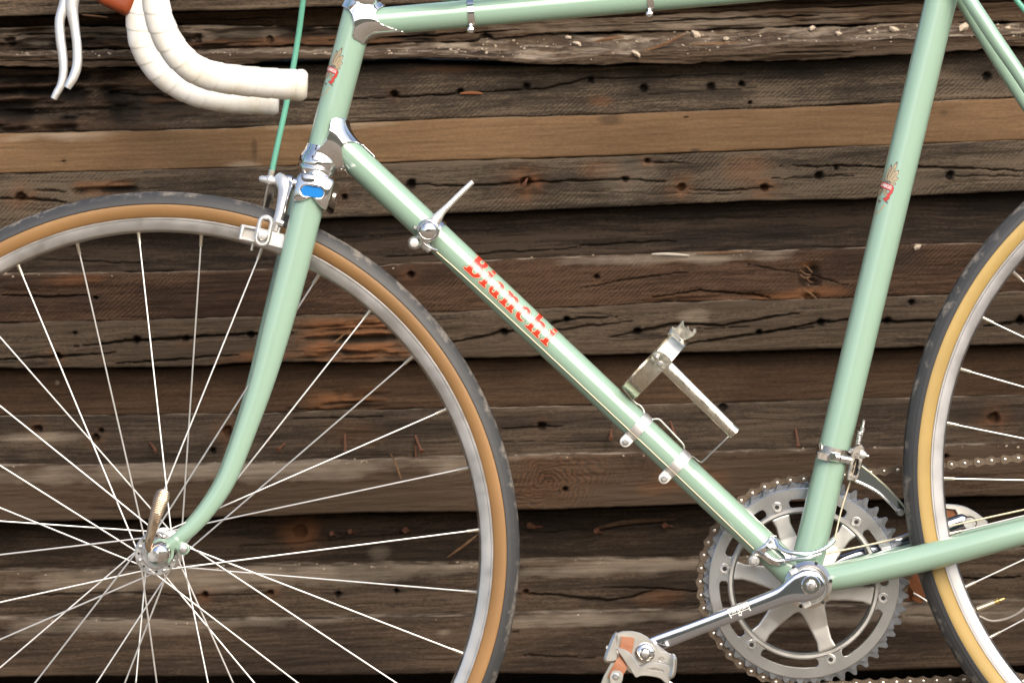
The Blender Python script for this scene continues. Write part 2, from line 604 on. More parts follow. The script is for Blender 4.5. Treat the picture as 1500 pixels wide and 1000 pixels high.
WT = (0.58, 0.525, 0.455)
def wood(name, dark, mid, light, k=1.0,  saw=0.0, saw_ang=35, saw_scale=92, grain=1.0, patch=0.5, seed=0.0, bump=0.7, pale=(0.42, 0.35, 0.27)):
    m, t, b = newmat(name)
    L = t.links.new
    dark, mid, light = [tuple(c * q * k for c, q in zip(cc, WT)) for cc in (dark, mid, light)]
    tc = nd(t, 'ShaderNodeTexCoord')
    off = nd(t, 'ShaderNodeVectorMath', operation='ADD'); off.inputs[1].default_value = (seed * 3.1, seed, seed * 1.7)
    L(tc.outputs['Object'], off.inputs[0])
    # slow warp so the grain wanders
    wn = nd(t, 'ShaderNodeTexNoise'); wn.inputs['Scale'].default_value = 5
    L(off.outputs[0], wn.inputs['Vector'])
    wm = nd(t, 'ShaderNodeVectorMath', operation='SCALE'); wm.inputs['Scale'].default_value = 0.022
    L(wn.outputs['Color'], wm.inputs[0])
    wa = nd(t, 'ShaderNodeVectorMath', operation='ADD')
    L(off.outputs[0], wa.inputs[0]); L(wm.outputs[0], wa.inputs[1])
    def noise(sc, detail=6, rough=0.6):
        mp = nd(t, 'ShaderNodeMapping'); mp.inputs['Scale'].default_value = sc
        L(wa.outputs[0], mp.inputs[0])
        n = nd(t, 'ShaderNodeTexNoise'); n.inputs['Scale'].default_value = 1.0
        n.inputs['Detail'].default_value = detail; n.inputs['Roughness'].default_value = rough
        L(mp.outputs[0], n.inputs['Vector'])
        return n.outputs[0]
    g1 = noise((14, 420, 420), 6, 0.7)
    g2 = noise((3, 70, 70), 4, 0.55)
    g3 = noise((7, 16, 16), 6, 0.6)
    spk = noise((260, 700, 700), 3, 0.6)
    def madd(a, k, c):
        n = nd(t, 'ShaderNodeMath', operation='MULTIPLY_ADD')
        L(a, n.inputs[0]); n.inputs[1].default_value = k
        if isinstance(c, float): n.inputs[2].default_value = c
        else: L(c, n.inputs[2])
        return n.outputs[0]
    h = madd(g1, 0.55 * grain, madd(g2, 0.5 * grain, madd(g3, 0.75 * patch, 0.0)))
    tot = 0.5 * (0.55 * grain + 0.5 * grain + 0.75 * patch)
    h = madd(spk, 0.38, h); tot += 0.19
    sawh = None
    if saw:
        rot = nd(t, 'ShaderNodeVectorRotate', rotation_type='AXIS_ANGLE'); rot.inputs['Axis'].default_value = (0, 1, 0)
        rot.inputs['Angle'].default_value = rad(saw_ang)
        L(off.outputs[0], rot.inputs['Vector'])
        wv = nd(t, 'ShaderNodeTexWave', wave_type='BANDS', bands_direction='X', wave_profile='SIN')
        wv.inputs['Scale'].default_value = saw_scale
        wv.inputs['Distortion'].default_value = 5.0; wv.inputs['Detail'].default_value = 4
        wv.inputs['Detail Scale'].default_value = 0.5
        L(rot.outputs[0], wv.inputs['Vector'])
        pn = noise((9, 18, 18), 3, 0.5)
        pm = nd(t, 'ShaderNodeMapRange'); pm.inputs[1].default_value = 0.40; pm.inputs[2].default_value = 0.60
        L(pn, pm.inputs[0])
        ml = nd(t, 'ShaderNodeMath', operation='MULTIPLY'); L(wv.outputs['Fac'], ml.inputs[0]); L(pm.outputs[0], ml.inputs[1])
        sawh = ml.outputs[0]
        h = madd(sawh, 0.17 * saw, h); tot += 0.04 * saw
    rp = nd(t, 'ShaderNodeValToRGB')
    e = rp.color_ramp.elements
    e[0].position = max(0.02, tot - 0.17); e[0].color = (*dark, 1)
    e[1].position = tot + 0.17; e[1].color = (*light, 1)
    em = e.new(tot); em.color = (*mid, 1)
    L(h, rp.inputs[0])
    at = nd(t, 'ShaderNodeAttribute', attribute_name='stain_and_light')
    sp = nd(t, 'ShaderNodeSeparateColor')
    L(at.outputs['Color'], sp.inputs[0])
    col = rp.outputs[0]
    for ch, cc in ((0, (0.016, 0.012, 0.009)), (1, (0.20, 0.085, 0.034)), (2, pale)):  # third channel also carries painted light along top edges
        mx = nd(t, 'ShaderNodeMix', data_type='RGBA')
        L(sp.outputs[ch], mx.inputs[0]); L(col, mx.inputs[6]); mx.inputs[7].default_value = (*cc, 1)
        col = mx.outputs[2]
    L(col, b.inputs['Base Color'])
    b.inputs['Roughness'].default_value = 0.82
    b.inputs['Specular IOR Level'].default_value = 0.25
    hh = madd(g1, 1.0, madd(g2, 0.9, madd(spk, 0.25, 0.0)))
    if sawh is not None:
        hh = madd(sawh, 0.40 * saw, hh)
    bp = nd(t, 'ShaderNodeBump'); bp.inputs['Strength'].default_value = bump; bp.inputs['Distance'].default_value = 0.0022
    L(hh, bp.inputs['Height']); L(bp.outputs[0], b.inputs['Normal'])
    return m

GREY = ((0.045, 0.036, 0.029), (0.125, 0.098, 0.074), (0.235, 0.19, 0.145))
TANW = ((0.16, 0.10, 0.058), (0.235, 0.155, 0.090), (0.32, 0.215, 0.125))
REDB = ((0.050, 0.030, 0.020), (0.118, 0.068, 0.043), (0.185, 0.115, 0.075))
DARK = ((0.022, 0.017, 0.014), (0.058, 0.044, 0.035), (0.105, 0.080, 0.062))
BROWN = ((0.045, 0.029, 0.019), (0.115, 0.072, 0.045), (0.19, 0.125, 0.078))
PALEB = ((0.07, 0.050, 0.036), (0.165, 0.122, 0.088), (0.26, 0.20, 0.15))

# ------------------------------------------------------------------ ground
def ground():
    m, t, b = newmat('gravel_ground')
    tc = nd(t, 'ShaderNodeTexCoord')
    n = nd(t, 'ShaderNodeTexNoise'); n.inputs['Scale'].default_value = 18; n.inputs['Detail'].default_value = 10; n.inputs['Roughness'].default_value = 0.7
    t.links.new(tc.outputs['Object'], n.inputs['Vector'])
    r = nd(t, 'ShaderNodeValToRGB')
    r.color_ramp.elements[0].position = 0.3; r.color_ramp.elements[0].color = (0.11, 0.085, 0.06, 1)
    r.color_ramp.elements[1].position = 0.7; r.color_ramp.elements[1].color = (0.30, 0.25, 0.19, 1)
    t.links.new(n.outputs[0], r.inputs[0]); t.links.new(r.outputs[0], b.inputs['Base Color'])
    b.inputs['Roughness'].default_value = 0.95
    v = nd(t, 'ShaderNodeTexVoronoi'); v.inputs['Scale'].default_value = 70
    t.links.new(tc.outputs['Object'], v.inputs['Vector'])
    bp = nd(t, 'ShaderNodeBump'); bp.inputs['Strength'].default_value = 0.6; bp.inputs['Distance'].default_value = 0.01
    t.links.new(v.outputs['Distance'], bp.inputs['Height']); t.links.new(bp.outputs[0], b.inputs['Normal'])
    a = M3 @ B(235, 1334) + CEN; c = M3 @ B(1849, 1215) + CEN
    k = (c.z - a.z) / (c.x - a.x)
    xs = np.r_[np.linspace(-60, -3, 20), np.linspace(-2.8, 2.8, 57), np.linspace(3, 60, 20)]
    X, Y = np.meshgrid(xs, xs, indexing='ij')
    Z = a.z + k * np.clip(X - a.x, -3, 3) + 0.012 * fbm(X * 1.3, Y * 1.3, 5) * np.clip((np.abs(Y + 0.05) - 0.1) * 4, 0, 1) - 0.002
    n_ = len(xs)
    V = np.stack([X, Y, Z], -1).reshape(-1, 3)
    F = [(i * n_ + j, (i + 1) * n_ + j, (i + 1) * n_ + j + 1, i * n_ + j + 1) for i in range(n_ - 1) for j in range(n_ - 1)]
    o = obj('ground', (V, F), m)
    tag(o, 'pale brown gravel ground under the bicycle and timber stack', kind='structure')
ground()
def added_dark_slope():  # unseen slope invented behind the camera; darkens reflections and front light
    m, t, b = newmat('added_slope_scrub')
    tc = nd(t, 'ShaderNodeTexCoord')
    n = nd(t, 'ShaderNodeTexNoise'); n.inputs['Scale'].default_value = 0.6; n.inputs['Detail'].default_value = 9
    t.links.new(tc.outputs['Object'], n.inputs['Vector'])
    r = nd(t, 'ShaderNodeValToRGB')
    r.color_ramp.elements[0].position = 0.35; r.color_ramp.elements[0].color = (0.025, 0.035, 0.018, 1)
    r.color_ramp.elements[1].position = 0.7; r.color_ramp.elements[1].color = (0.085, 0.085, 0.05, 1)
    t.links.new(n.outputs[0], r.inputs[0]); t.links.new(r.outputs[0], b.inputs['Base Color'])
    b.inputs['Roughness'].default_value = 0.95
    xs = np.linspace(-90, 90, 61); ys = np.linspace(-70, -12, 41)
    X, Y = np.meshgrid(xs, ys, indexing='ij')
    q = np.clip((-12 - Y) / 40, 0, 1) * np.clip((X + 20) / 14, 0, 1) ** 0.7  # left side cut away so the added slope leaves that sky open
    Z = -0.4 + 13 * q * q * (3 - 2 * q) + 1.6 * q * fbm(X * 0.12, Y * 0.12, 71, 4)
    V = np.stack([X, Y, Z], -1).reshape(-1, 3)
    F = [(i * 41 + j, (i + 1) * 41 + j, (i + 1) * 41 + j + 1, i * 41 + j + 1) for i in range(60) for j in range(40)]
    tag(obj('added_dark_slope', (V, F), m), 'unseen scrub slope added behind the camera to darken reflections', kind='structure')
added_dark_slope()

# ------------------------------------------------------------------ stack of old timbers
XS = np.r_[np.linspace(-1.35, -0.60, 22), np.arange(-0.59, 0.60, 0.0016), np.linspace(0.60, 1.35, 22)]

def pl(pts, Y):
    P = [wallpt(a, b, Y) for a, b in pts]
    x = np.array([p.x for p in P]); z = np.array([p.z for p in P])
    out = np.interp(XS, x, z)
    k = (z[-1] - z[0]) / (x[-1] - x[0])
    out = np.where(XS < x[0], z[0] + k * (XS - x[0]), out)
    return np.where(XS > x[-1], z[-1] + k * (XS - x[-1]), out)

def polydist(x, z, P):
    """distance to polyline and parameter 0..1 along it"""
    best = np.full(x.shape, 1e9); par = np.zeros(x.shape)
    n = len(P) - 1
    for i in range(n):
        a, b_ = P[i], P[i + 1]
        e = (b_[0] - a[0], b_[1] - a[1])
        t = np.clip(((x - a[0]) * e[0] + (z - a[1]) * e[1]) / (e[0] ** 2 + e[1] ** 2 + 1e-12), 0, 1)
        d = np.hypot(x - a[0] - e[0] * t, z - a[1] - e[1] * t)
        m = d < best
        best = np.where(m, d, best); par = np.where(m, (i + t) / n, par)
    return best, par

NB = [0]
def board(label, top, bot, yf, mat, depth=0.20, cracks=(), holes=(), rot=(), stains_and_light=(), knots=(), ledge=None, warp=0.0012, grain=0.0005, nv=46, edge=0.0016, gap=0.0007, ragged=0.0008, group='old timbers in the stack', seed=None):
    NB[0] += 1
    sd = seed if seed is not None else NB[0] * 13
    zt = pl(top, yf) - gap * 0.5
    zb = pl(bot, yf) + gap * 0.5
    zt = zt + ragged * (fbm(XS * 22, XS * 0 + sd, sd) + 0.6 * fbm(XS * 110, XS * 0 + sd, sd + 1))
    zb = zb + ragged * (fbm(XS * 22, XS * 0 + sd + 9, sd + 2) + 0.6 * fbm(XS * 110, XS * 0 + 3, sd + 3))
    nx = len(XS)
    v = np.linspace(0, 1, nv)
    X = np.repeat(XS[:, None], nv, 1)
    Zf = zb[:, None] + (zt - zb)[:, None] * v[None, :]
    H = (zt - zb)[:, None]
    dst = np.zeros_like(X)                              # inward displacement
    st = np.zeros(X.shape + (3,))
    dst += warp * 2 * fbm(X * 7, Zf * 14, sd + 4, 3)
    dst += grain * 2 * fbm(X * 26, Zf * 420, sd + 5, 3)
    de = np.minimum(v, 1 - v)[None, :] * H
    dst += np.where(de < edge, edge - np.sqrt(np.maximum(edge ** 2 - (edge - de) ** 2, 0)), 0) + 0.0011 * np.exp(-de / 0.0025) * (0.6 + fbm(X * 40, Zf * 40, sd + 6, 2))
    for r in rot:                                        # (x0, y0, x1, y1, depth, softness)
        p0, p1 = wallpt(r[0], r[1], yf), wallpt(r[2], r[3], yf)
        soft = r[5] if len(r) > 5 else 0.02
        mx_ = np.clip((X - p0.x) / soft, 0, 1) * np.clip((p1.x - X) / soft, 0, 1)
        mz_ = np.clip((p0.z - Zf) / (soft * 0.35), 0, 1) * np.clip((Zf - p1.z) / (soft * 0.35), 0, 1)
        mk = mx_ * mz_
        nn = fbm(X * 13 + 0.5 * fbm(X * 30, Zf * 60, sd), Zf * 150, sd + 7, 4)
        n2 = fbm(X * 34, Zf * 60, sd + 8, 4)
        rr = np.clip(0.5 + 1.3 * nn + 0.7 * n2, 0, 1.25)
        dst += mk * r[4] * rr
        if len(r) > 6:
            st[..., 0] = np.maximum(st[..., 0], mk * r[6] * np.clip(0.55 + 1.2 * n2 + 0.5 * rr, 0, 1))
        if len(r) > 7:
            st[..., 1] = np.maximum(st[..., 1], mk * r[7] * np.clip(1.2 - 1.5 * rr, 0, 1))
    for c in cracks:                                     # (polyline px, width px, depth mm)
        P = [wallpt(a, b, yf) for a, b in c[0]]
        P = [(p.x, p.z) for p in P]
        lo = min(p[0] for p in P) - 0.01; hi = max(p[0] for p in P) + 0.01
        m = (XS > lo) & (XS < hi)
        if not m.any(): continue
        xx, zz = X[m], Zf[m] + 0.0014 * fbm(X[m] * 90, X[m] * 0 + sd, sd + 21, 3)
        d, t = polydist(xx, zz, P)
        wd = c[1] * 0.00056 * (np.sin(np.pi * np.clip(t, 0.02, 0.98)) ** 0.5) * (0.75 + 0.9 * (0.5 + vn(xx * 120, xx * 0, sd)))
        g = np.clip(1 - d / np.maximum(wd, 1e-5), 0, 1)
        dst[m] += c[2] * 0.001 * np.minimum(1, g * 2.2)
        st[m, :, 0] = np.maximum(st[m, :, 0], 0.45 * np.exp(-(d / (wd * 0.8 + 0.0003)) ** 2))
    for hl in holes:                                     # (px, py, r px, rust 0..1)
        p = wallpt(hl[0], hl[1], yf)
        m = np.abs(XS - p.x) < 0.05
        r0 = hl[2] * 0.00068
        dx, dz = X[m] - p.x, Zf[m] - p.z
        a = np.arctan2(dz, dx)
        d = np.hypot(dx, dz) * (1 + 0.35 * fbm(a * 1.2, a * 0 + hl[0], sd, 2))
        dst[m] += 0.009 * np.clip((r0 - d) / (r0 * 0.35), 0, 1)
        st[m, :, 0] = np.maximum(st[m, :, 0], np.exp(-(d / (r0 * 1.15)) ** 2))
        st[m, :, 0] = np.maximum(st[m, :, 0], 0.55 * np.exp(-(np.abs(dz) / (r0 * 0.8)) ** 2 - (dx / (r0 * 4.5)) ** 2))
        if len(hl) > 3:
            st[m, :, 1] = np.maximum(st[m, :, 1], hl[3] * np.exp(-(d / (r0 * 2.4)) ** 2) * (0.6 + 0.8 * fbm(X[m] * 150, Zf[m] * 150, sd, 3)).clip(0, 1))
    for kx, ky, kr in knots:                             # (px, py, r px)
        p = wallpt(kx, ky, yf)
        r0 = kr * 0.00068
        m = np.abs(XS - p.x) < r0 * 5
        dx, dz = (X[m] - p.x) / 1.5, Zf[m] - p.z
        a = np.arctan2(dz, dx)
        d = np.hypot(dx, dz) * (1 + 0.5 * fbm(np.cos(a) * 2 + 3, np.sin(a) * 2 + 5, sd + 41, 3)) + 0.0075 * fbm(X[m] * 45, Zf[m] * 70, sd + 42, 4)
        ring = 0.5 + 0.5 * np.sin(d / 0.0036 * 2 * np.pi + 1.2 * a)
        fall = np.exp(-(d / (r0 * 1.3)) ** 2)
        dst[m] += (0.0015 * ring - 0.0011) * fall + 0.0025 * np.exp(-(d / (r0 * 0.3)) ** 2)
        st[m, :, 0] = np.maximum(st[m, :, 0], (0.22 + 0.30 * ring) * fall + 0.3 * np.exp(-(d / (r0 * 0.35)) ** 2))
        st[m, :, 1] = np.maximum(st[m, :, 1], 0.4 * (1 - ring) * fall)
    for s in stains_and_light:                                     # (x0, y0, x1, y1, channel, amount); pale top-edge strips are painted light
        p0, p1 = wallpt(s[0], s[1], yf), wallpt(s[2], s[3], yf)
        cx_, cz_ = (p0.x + p1.x) / 2, (p0.z + p1.z) / 2
        rx, rz = abs(p1.x - p0.x) / 2, abs(p1.z - p0.z) / 2
        q = np.hypot((X - cx_) / rx, (Zf - cz_) / rz) + 0.9 * fbm(X * 30, Zf * 70, sd + 31, 4)
        st[..., s[4]] = np.maximum(st[..., s[4]], s[5] * np.clip(1.25 - q, 0, 1) ** 0.7)
    Yf = yf + dst
    rows_v, rows_s = [np.stack([X, Yf, Zf], -1)], [st]
    # top going back, back, bottom coming forward
    nt_ = 12
    w_ = np.linspace(0, 1, nt_ + 1)[1:] ** 1.6
    if ledge is None:
        zr = zt + 0 * zt; yb = yf + depth
        tz = np.repeat(zt[:, None], nt_, 1)
        ty = yf + edge + w_[None, :] * (depth - edge) + 0 * tz
        tz = tz + 0.0012 * fbm(X[:, :1] * 30 + 0 * tz, ty * 60, sd + 11)
        ts = np.zeros(tz.shape + (3,))
        ts[..., 2] = np.clip(0.35 + 1.2 * fbm(X[:, :1] * 60 + 0 * tz, ty * 90, sd + 12), 0, 0.8) * np.exp(-(ty - yf) / 0.06)
    else:                                                # broken sloping top: (back edge px polyline, run back, rough)
        nt_ = 34
        w_ = np.linspace(0, 1, nt_ + 1)[1:]
        zbk = pl(ledge[0], yf + ledge[1])
        q = w_[None, :] + 0 * zt[:, None]
        ty = yf + edge + q * ledge[1]
        # strata: the slope breaks in steps that run with the grain
        sx = X[:, :1] + 0 * q
        lev = q + 0.22 * fbm(sx * 9, q * 3, sd + 13, 3)
        st_ = np.floor(lev * 5) / 5 + 0.2 * np.clip((lev * 5 % 1) * 3.2 - 1.1, 0, 1)
        qq = np.clip(0.35 * q + 0.65 * st_, -0.1, 1.15) * np.clip(q * 9, 0, 1)
        tz = zt[:, None] + (zbk - zt)[:, None] * qq + ledge[2] * (fbm(sx * 24, q * 22, sd + 14, 4) + 0.4 * fbm(sx * 90, q * 40, sd + 15, 3)) * np.clip(q * 6, 0, 1)
        ts = np.zeros(tz.shape + (3,))
        ts[..., 2] = np.clip(0.12 + 0.9 * fbm(sx * 40, q * 18, sd + 16, 4), 0, 0.7)
        ts[..., 0] = np.clip(-0.1 + 1.3 * fbm(sx * 14, q * 30, sd + 17, 4), 0, 0.8)
        # plain shelf behind
        ty = np.concatenate([ty, np.full((nx, 1), yf + depth)], 1)
        tz = np.concatenate([tz, tz[:, -1:] + 0.004], 1)
        ts = np.concatenate([ts, ts[:, -1:]], 1)
        nt_ += 1
    rows_v.append(np.stack([np.repeat(XS[:, None], nt_, 1), ty, tz], -1)); rows_s.append(ts)
    yb_ = yf + depth
    nb_ = 6
    q = np.linspace(1, 0, nb_ + 1)[:-1]
    by = yf + edge + q[None, :] * (depth - edge) + 0 * zb[:, None]
    bz = np.repeat(zb[:, None], nb_, 1)
    rows_v.append(np.stack([np.repeat(XS[:, None], nb_, 1), by, bz], -1)); rows_s.append(np.zeros(bz.shape + (3,)))
    VV = np.concatenate(rows_v, 1); SS = np.concatenate(rows_s, 1)
    np_ = VV.shape[1]
    c = np.array([0.0, yf + depth / 2, float(zb.mean())])
    idx = np.arange(nx * np_).reshape(nx, np_)
    a, b_ = idx[:-1], idx[1:]
    q1 = np.stack([a, b_, np.roll(b_, -1, 1), np.roll(a, -1, 1)], -1).reshape(-1, 4)
    faces = q1.tolist()
    faces.append(tuple(idx[0].tolist())); faces.append(tuple(reversed(idx[-1].tolist())))
    me = bpy.data.meshes.new('timber')
    co = (VV.reshape(-1, 3) - c)
    nvv = len(co); nf = len(q1)
    me.vertices.add(nvv); me.vertices.foreach_set('co', co.ravel().astype(np.float32))
    sizes = np.r_[np.full(nf, 4), np_, np_]
    loops = np.r_[q1.ravel(), idx[0], idx[-1][::-1]]
    me.loops.add(len(loops)); me.loops.foreach_set('vertex_index', loops.astype(np.int32))
    me.polygons.add(len(sizes))
    me.polygons.foreach_set('loop_start', np.r_[0, np.cumsum(sizes)[:-1]].astype(np.int32))
    me.polygons.foreach_set('use_smooth', np.ones(len(sizes), dtype=bool))
    me.update(calc_edges=True)
    at = me.attributes.new('stain_and_light', 'FLOAT_COLOR', 'POINT')
    ss = np.concatenate([SS.reshape(-1, 3), np.ones((nvv, 1))], 1)
    at.data.foreach_set('color', ss.ravel().astype(np.float32))
    me.materials.append(mat)
    o = bpy.data.objects.new('timber', me)
    o.location = c
    link(o)
    ORG[o] = Vector(c)
    tag(o, label, 'timber', group)
    return o

ROW = {}
E1b = [(0, 25), (250, 18), (400, 14), (700, 4), (1000, -8), (1500, -24)]
ROW[1] = board('grey brown squared beam along the very top edge of the photo', [(0, -75), (1500, -120)], E1b, 0.285,
               wood('wood_top', *GREY, saw=0.2, k=0.95, seed=1), cracks=[([(60, 8), (200, 3), (390, -4)], 1.4, 3)], warp=0.001)
E2b = [(0, 40), (300, 36), (450, 40), (700, 30), (900, 26), (1100, 16), (1300, 8), (1500, 2)]
ROW[2] = board('thin dark brown timber set back just under the top beam', E1b, E2b, 0.325,
               wood('wood_second', *BROWN, saw=0.0, seed=2), cracks=[([(250, 30), (420, 26)], 1.2, 3), ([(1150, 6), (1350, 0)], 2, 4), ([(900, 16), (1100, 9)], 1.5, 4)],
               rot=[(600, 0, 1500, 40, 0.004, 0.05)], seed=5)
E3b = [(0, 77), (300, 76), (400, 72), (600, 66), (700, 60), (800, 50), (1000, 45), (1200, 38), (1500, 32)]
ROW[3] = board('decayed splintered timber with worm holes and pale upper edge, behind the brake levers', E2b, E3b, 0.305,
               wood('wood_rotten', (0.05, 0.034, 0.023), (0.125, 0.085, 0.056), (0.22, 0.155, 0.10), saw=0.0, seed=3, grain=1.3, bump=0.9),
               rot=[(-60, 44, 640, 82, 0.011, 0.012, 0.75, 0.3), (640, 30, 1560, 60, 0.004, 0.02, 0.3)],
               holes=[(14, 62, 8), (288, 57, 8), (395, 58, 6), (712, 60, 14), (104, 62, 5)],
               stains_and_light=[(-20, 37, 520, 46, 2, 0.5), (800, 30, 1200, 40, 2, 0.3)],  # pale strips paint the lit top edge into the colour
               cracks=[([(0, 52), (120, 50), (260, 54)], 2.2, 6), ([(60, 74), (240, 72)], 2.5, 7), ([(480, 58), (640, 52), (760, 44)], 2, 6), ([(930, 34), (1100, 26), (1200, 24)], 2, 5)],
               ragged=0.0015)
LIP = [(0, 80), (200, 80), (400, 79), (600, 81), (700, 82), (800, 88), (900, 84), (1000, 76), (1200, 64), (1500, 50)]
E4t = [(0, 100), (200, 101), (400, 96), (600, 92), (800, 97), (1000, 93), (1200, 88), (1350, 78), (1500, 68)]
ROW[4] = board('split weathered timber whose sloping broken top is strewn with stone chips', LIP,
               [(0, 98), (200, 99), (330, 99), (400, 88), (600, 85), (700, 88), (800, 96), (900, 95), (1000, 93), (1200, 88), (1350, 78), (1500, 68)], 0.262,
               wood('wood_splinter', (0.045, 0.032, 0.023), (0.125, 0.090, 0.064), (0.23, 0.17, 0.122), saw=0.0, k=0.95, seed=4, grain=1.3, bump=1.0),
               ledge=(E3b, 0.05, 0.0055), depth=0.22, rot=[(-80, 76, 1600, 104, 0.0035, 0.02, 0.15)], ragged=0.0018, gap=0.0,
               cracks=[([(0, 90), (150, 88), (330, 92)], 1.5, 4), ([(1130, 78), (1250, 76)], 1.4, 3)], nv=30)
E5 = [(0, 196), (300, 190), (450, 183), (650, 175), (900, 168), (1200, 156), (1500, 143)]
ROW[5] = board('dark grey rough sawn timber, charred left end, nail holes along one crack', E4t, E5, 0.288,
               wood('wood_grey_sawn', (0.032, 0.027, 0.023), (0.098, 0.081, 0.066), (0.19, 0.158, 0.126), saw=0.7, saw_ang=-52, k=1.15, seed=6),
               cracks=[([(400, 150), (517, 145), (632, 140), (768, 131), (800, 130), (865, 115), (985, 112), (1090, 108)], 1.6, 6),
                       ([(920, 140), (1010, 136), (1120, 128)], 1.0, 2), ([(150, 135), (250, 143), (320, 150)], 2.5, 7)],
               holes=[(577, 138, 6, 0.2), (674, 134, 5), (771, 127, 6), (865, 117, 5), (943, 130, 7), (1041, 127, 7), (1086, 123, 5), (1098, 151, 3), (1445, 112, 7)],
               rot=[(-80, 101, 210, 200, 0.017, 0.03, 1.25, 0.12), (140, 102, 340, 190, 0.008, 0.06, 0.8, 0.4)],
               stains_and_light=[(1070, 92, 1220, 122, 0, 0.9), (1380, 90, 1560, 120, 0, 0.8), (880, 130, 1120, 142, 0, 0.35), (860, 140, 900, 158, 1, 0.35), (960, 85, 1500, 105, 0, 0.5), (600, 95, 700, 105, 1, 0.4)])  # long dark strip beneath the overhanging lip is painted shade
E6 = [(0, 255), (400, 245), (650, 236), (900, 229), (1200, 217), (1500, 206)]
ROW[6] = board('smooth clean tan squared board, the palest in the stack', E5, E6, 0.274,
               wood('wood_tan', *TANW, saw=0.12, saw_ang=-70, k=1.12, seed=7, grain=0.45, patch=0.55, bump=0.2), grain=0.00025, warp=0.0006, ragged=0.0004,
               stains_and_light=[(368, 200, 378, 242, 0, 0.5), (0, 193, 160, 203, 2, 0.4), (420, 180, 560, 190, 2, 0.35), (880, 168, 910, 182, 0, 0.5), (1375, 160, 1390, 172, 0, 0.4), (1010, 218, 1024, 222, 0, 0.7), (330, 238, 390, 244, 2, 0.4)],
               holes=[(93, 236, 1.6), (1005, 172, 1.5)])
E7 = [(0, 342), (250, 332), (480, 321), (700, 312), (850, 306), (1100, 295), (1250, 292), (1400, 284), (1500, 280)]
ROW[7] = board('grey sawn timber with rust ringed nail holes and long cracks under the tan board', E6, E7, 0.270,
               wood('wood_grey_holes', (0.05, 0.041, 0.032), (0.150, 0.122, 0.094), (0.25, 0.205, 0.16), saw=0.75, saw_ang=-48, k=0.72, seed=8),
               cracks=[([(-40, 288), (20, 291), (60, 293), (100, 297)], 2.2, 7), ([(600, 271), (690, 272), (800, 266), (920, 263), (975, 266)], 2.0, 6), ([(948, 237), (1010, 240)], 1.4, 4),
                       ([(1008, 277), (1060, 279), (1110, 277), (1145, 273)], 1.5, 5), ([(1140, 243), (1225, 244), (1400, 246), (1530, 252)], 1.8, 6),
                       ([(1130, 262), (1195, 260), (1250, 258)], 1.4, 4), ([(850, 280), (950, 284), (1120, 284)], 1.0, 2), ([(1391, 258), (1500, 258)], 1.4, 4), ([(50, 278), (100, 282)], 1.4, 4)],
               holes=[(998, 275, 7, 0.8), (1120, 275, 7, 0.8), (916, 263, 6, 0.3), (948, 236, 5, 0.6), (1199, 258, 7), (1391, 258, 7), (1225, 247, 4), (602, 270, 8), (505, 289, 5, 0.3), (30, 288, 8, 0.6), (770, 267, 9, 0.9)],
               rot=[(100, 264, 205, 286, 0.009, 0.012, 0.7, 0.5), (720, 240, 810, 300, 0.004, 0.02, 0.35, 0.2)],
               stains_and_light=[(700, 258, 860, 276, 0, 0.75), (1060, 232, 1130, 268, 1, 0.3), (850, 232, 900, 262, 1, 0.25), (880, 240, 960, 290, 2, 0.12)])
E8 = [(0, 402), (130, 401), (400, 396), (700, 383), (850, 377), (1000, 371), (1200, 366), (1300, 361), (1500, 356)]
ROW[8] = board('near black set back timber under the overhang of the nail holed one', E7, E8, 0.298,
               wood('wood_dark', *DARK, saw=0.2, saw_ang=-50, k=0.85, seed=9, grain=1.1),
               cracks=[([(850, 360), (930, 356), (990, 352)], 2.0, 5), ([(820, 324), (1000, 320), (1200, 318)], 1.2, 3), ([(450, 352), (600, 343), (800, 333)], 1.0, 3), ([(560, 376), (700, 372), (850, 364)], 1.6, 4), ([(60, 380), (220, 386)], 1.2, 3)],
               stains_and_light=[(40, 372, 70, 385, 0, 0.8)])
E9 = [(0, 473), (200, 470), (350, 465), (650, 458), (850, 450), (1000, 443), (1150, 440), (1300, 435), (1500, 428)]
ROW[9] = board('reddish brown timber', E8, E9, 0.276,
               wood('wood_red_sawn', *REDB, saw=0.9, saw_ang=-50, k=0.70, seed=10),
               cracks=[([(850, 423), (940, 406), (1010, 398)], 1.4, 4), ([(950, 436), (1025, 426), (1100, 432), (1130, 437)], 2.0, 5), ([(0, 432), (60, 436), (130, 432)], 2.0, 5), ([(1095, 388), (1180, 402), (1250, 420)], 1.1, 3)],
               holes=[(602, 402, 6, 0.4), (874, 406, 4, 0.3), (140, 436, 3)], rot=[(1168, 382, 1205, 458, 0.008, 0.01, 0.55, 0.9), (930, 430, 1140, 450, 0.004, 0.02, 0.2, 0.3), (-60, 402, 190, 440, 0.003, 0.04)],
               stains_and_light=[(1120, 425, 1240, 442, 1, 0.7), (1290, 362, 1350, 395, 0, 0.6), (850, 375, 1150, 382, 2, 0.4), (60, 402, 160, 415, 1, 0.4)])
ROW[9]['label'] = 'reddish brown timber with slanting saw marks and a frayed rusty patch'
E10 = [(0, 540), (120, 540), (250, 538), (400, 531), (550, 531), (680, 526), (800, 522), (1000, 517), (1200, 512), (1300, 510), (1500, 504)]
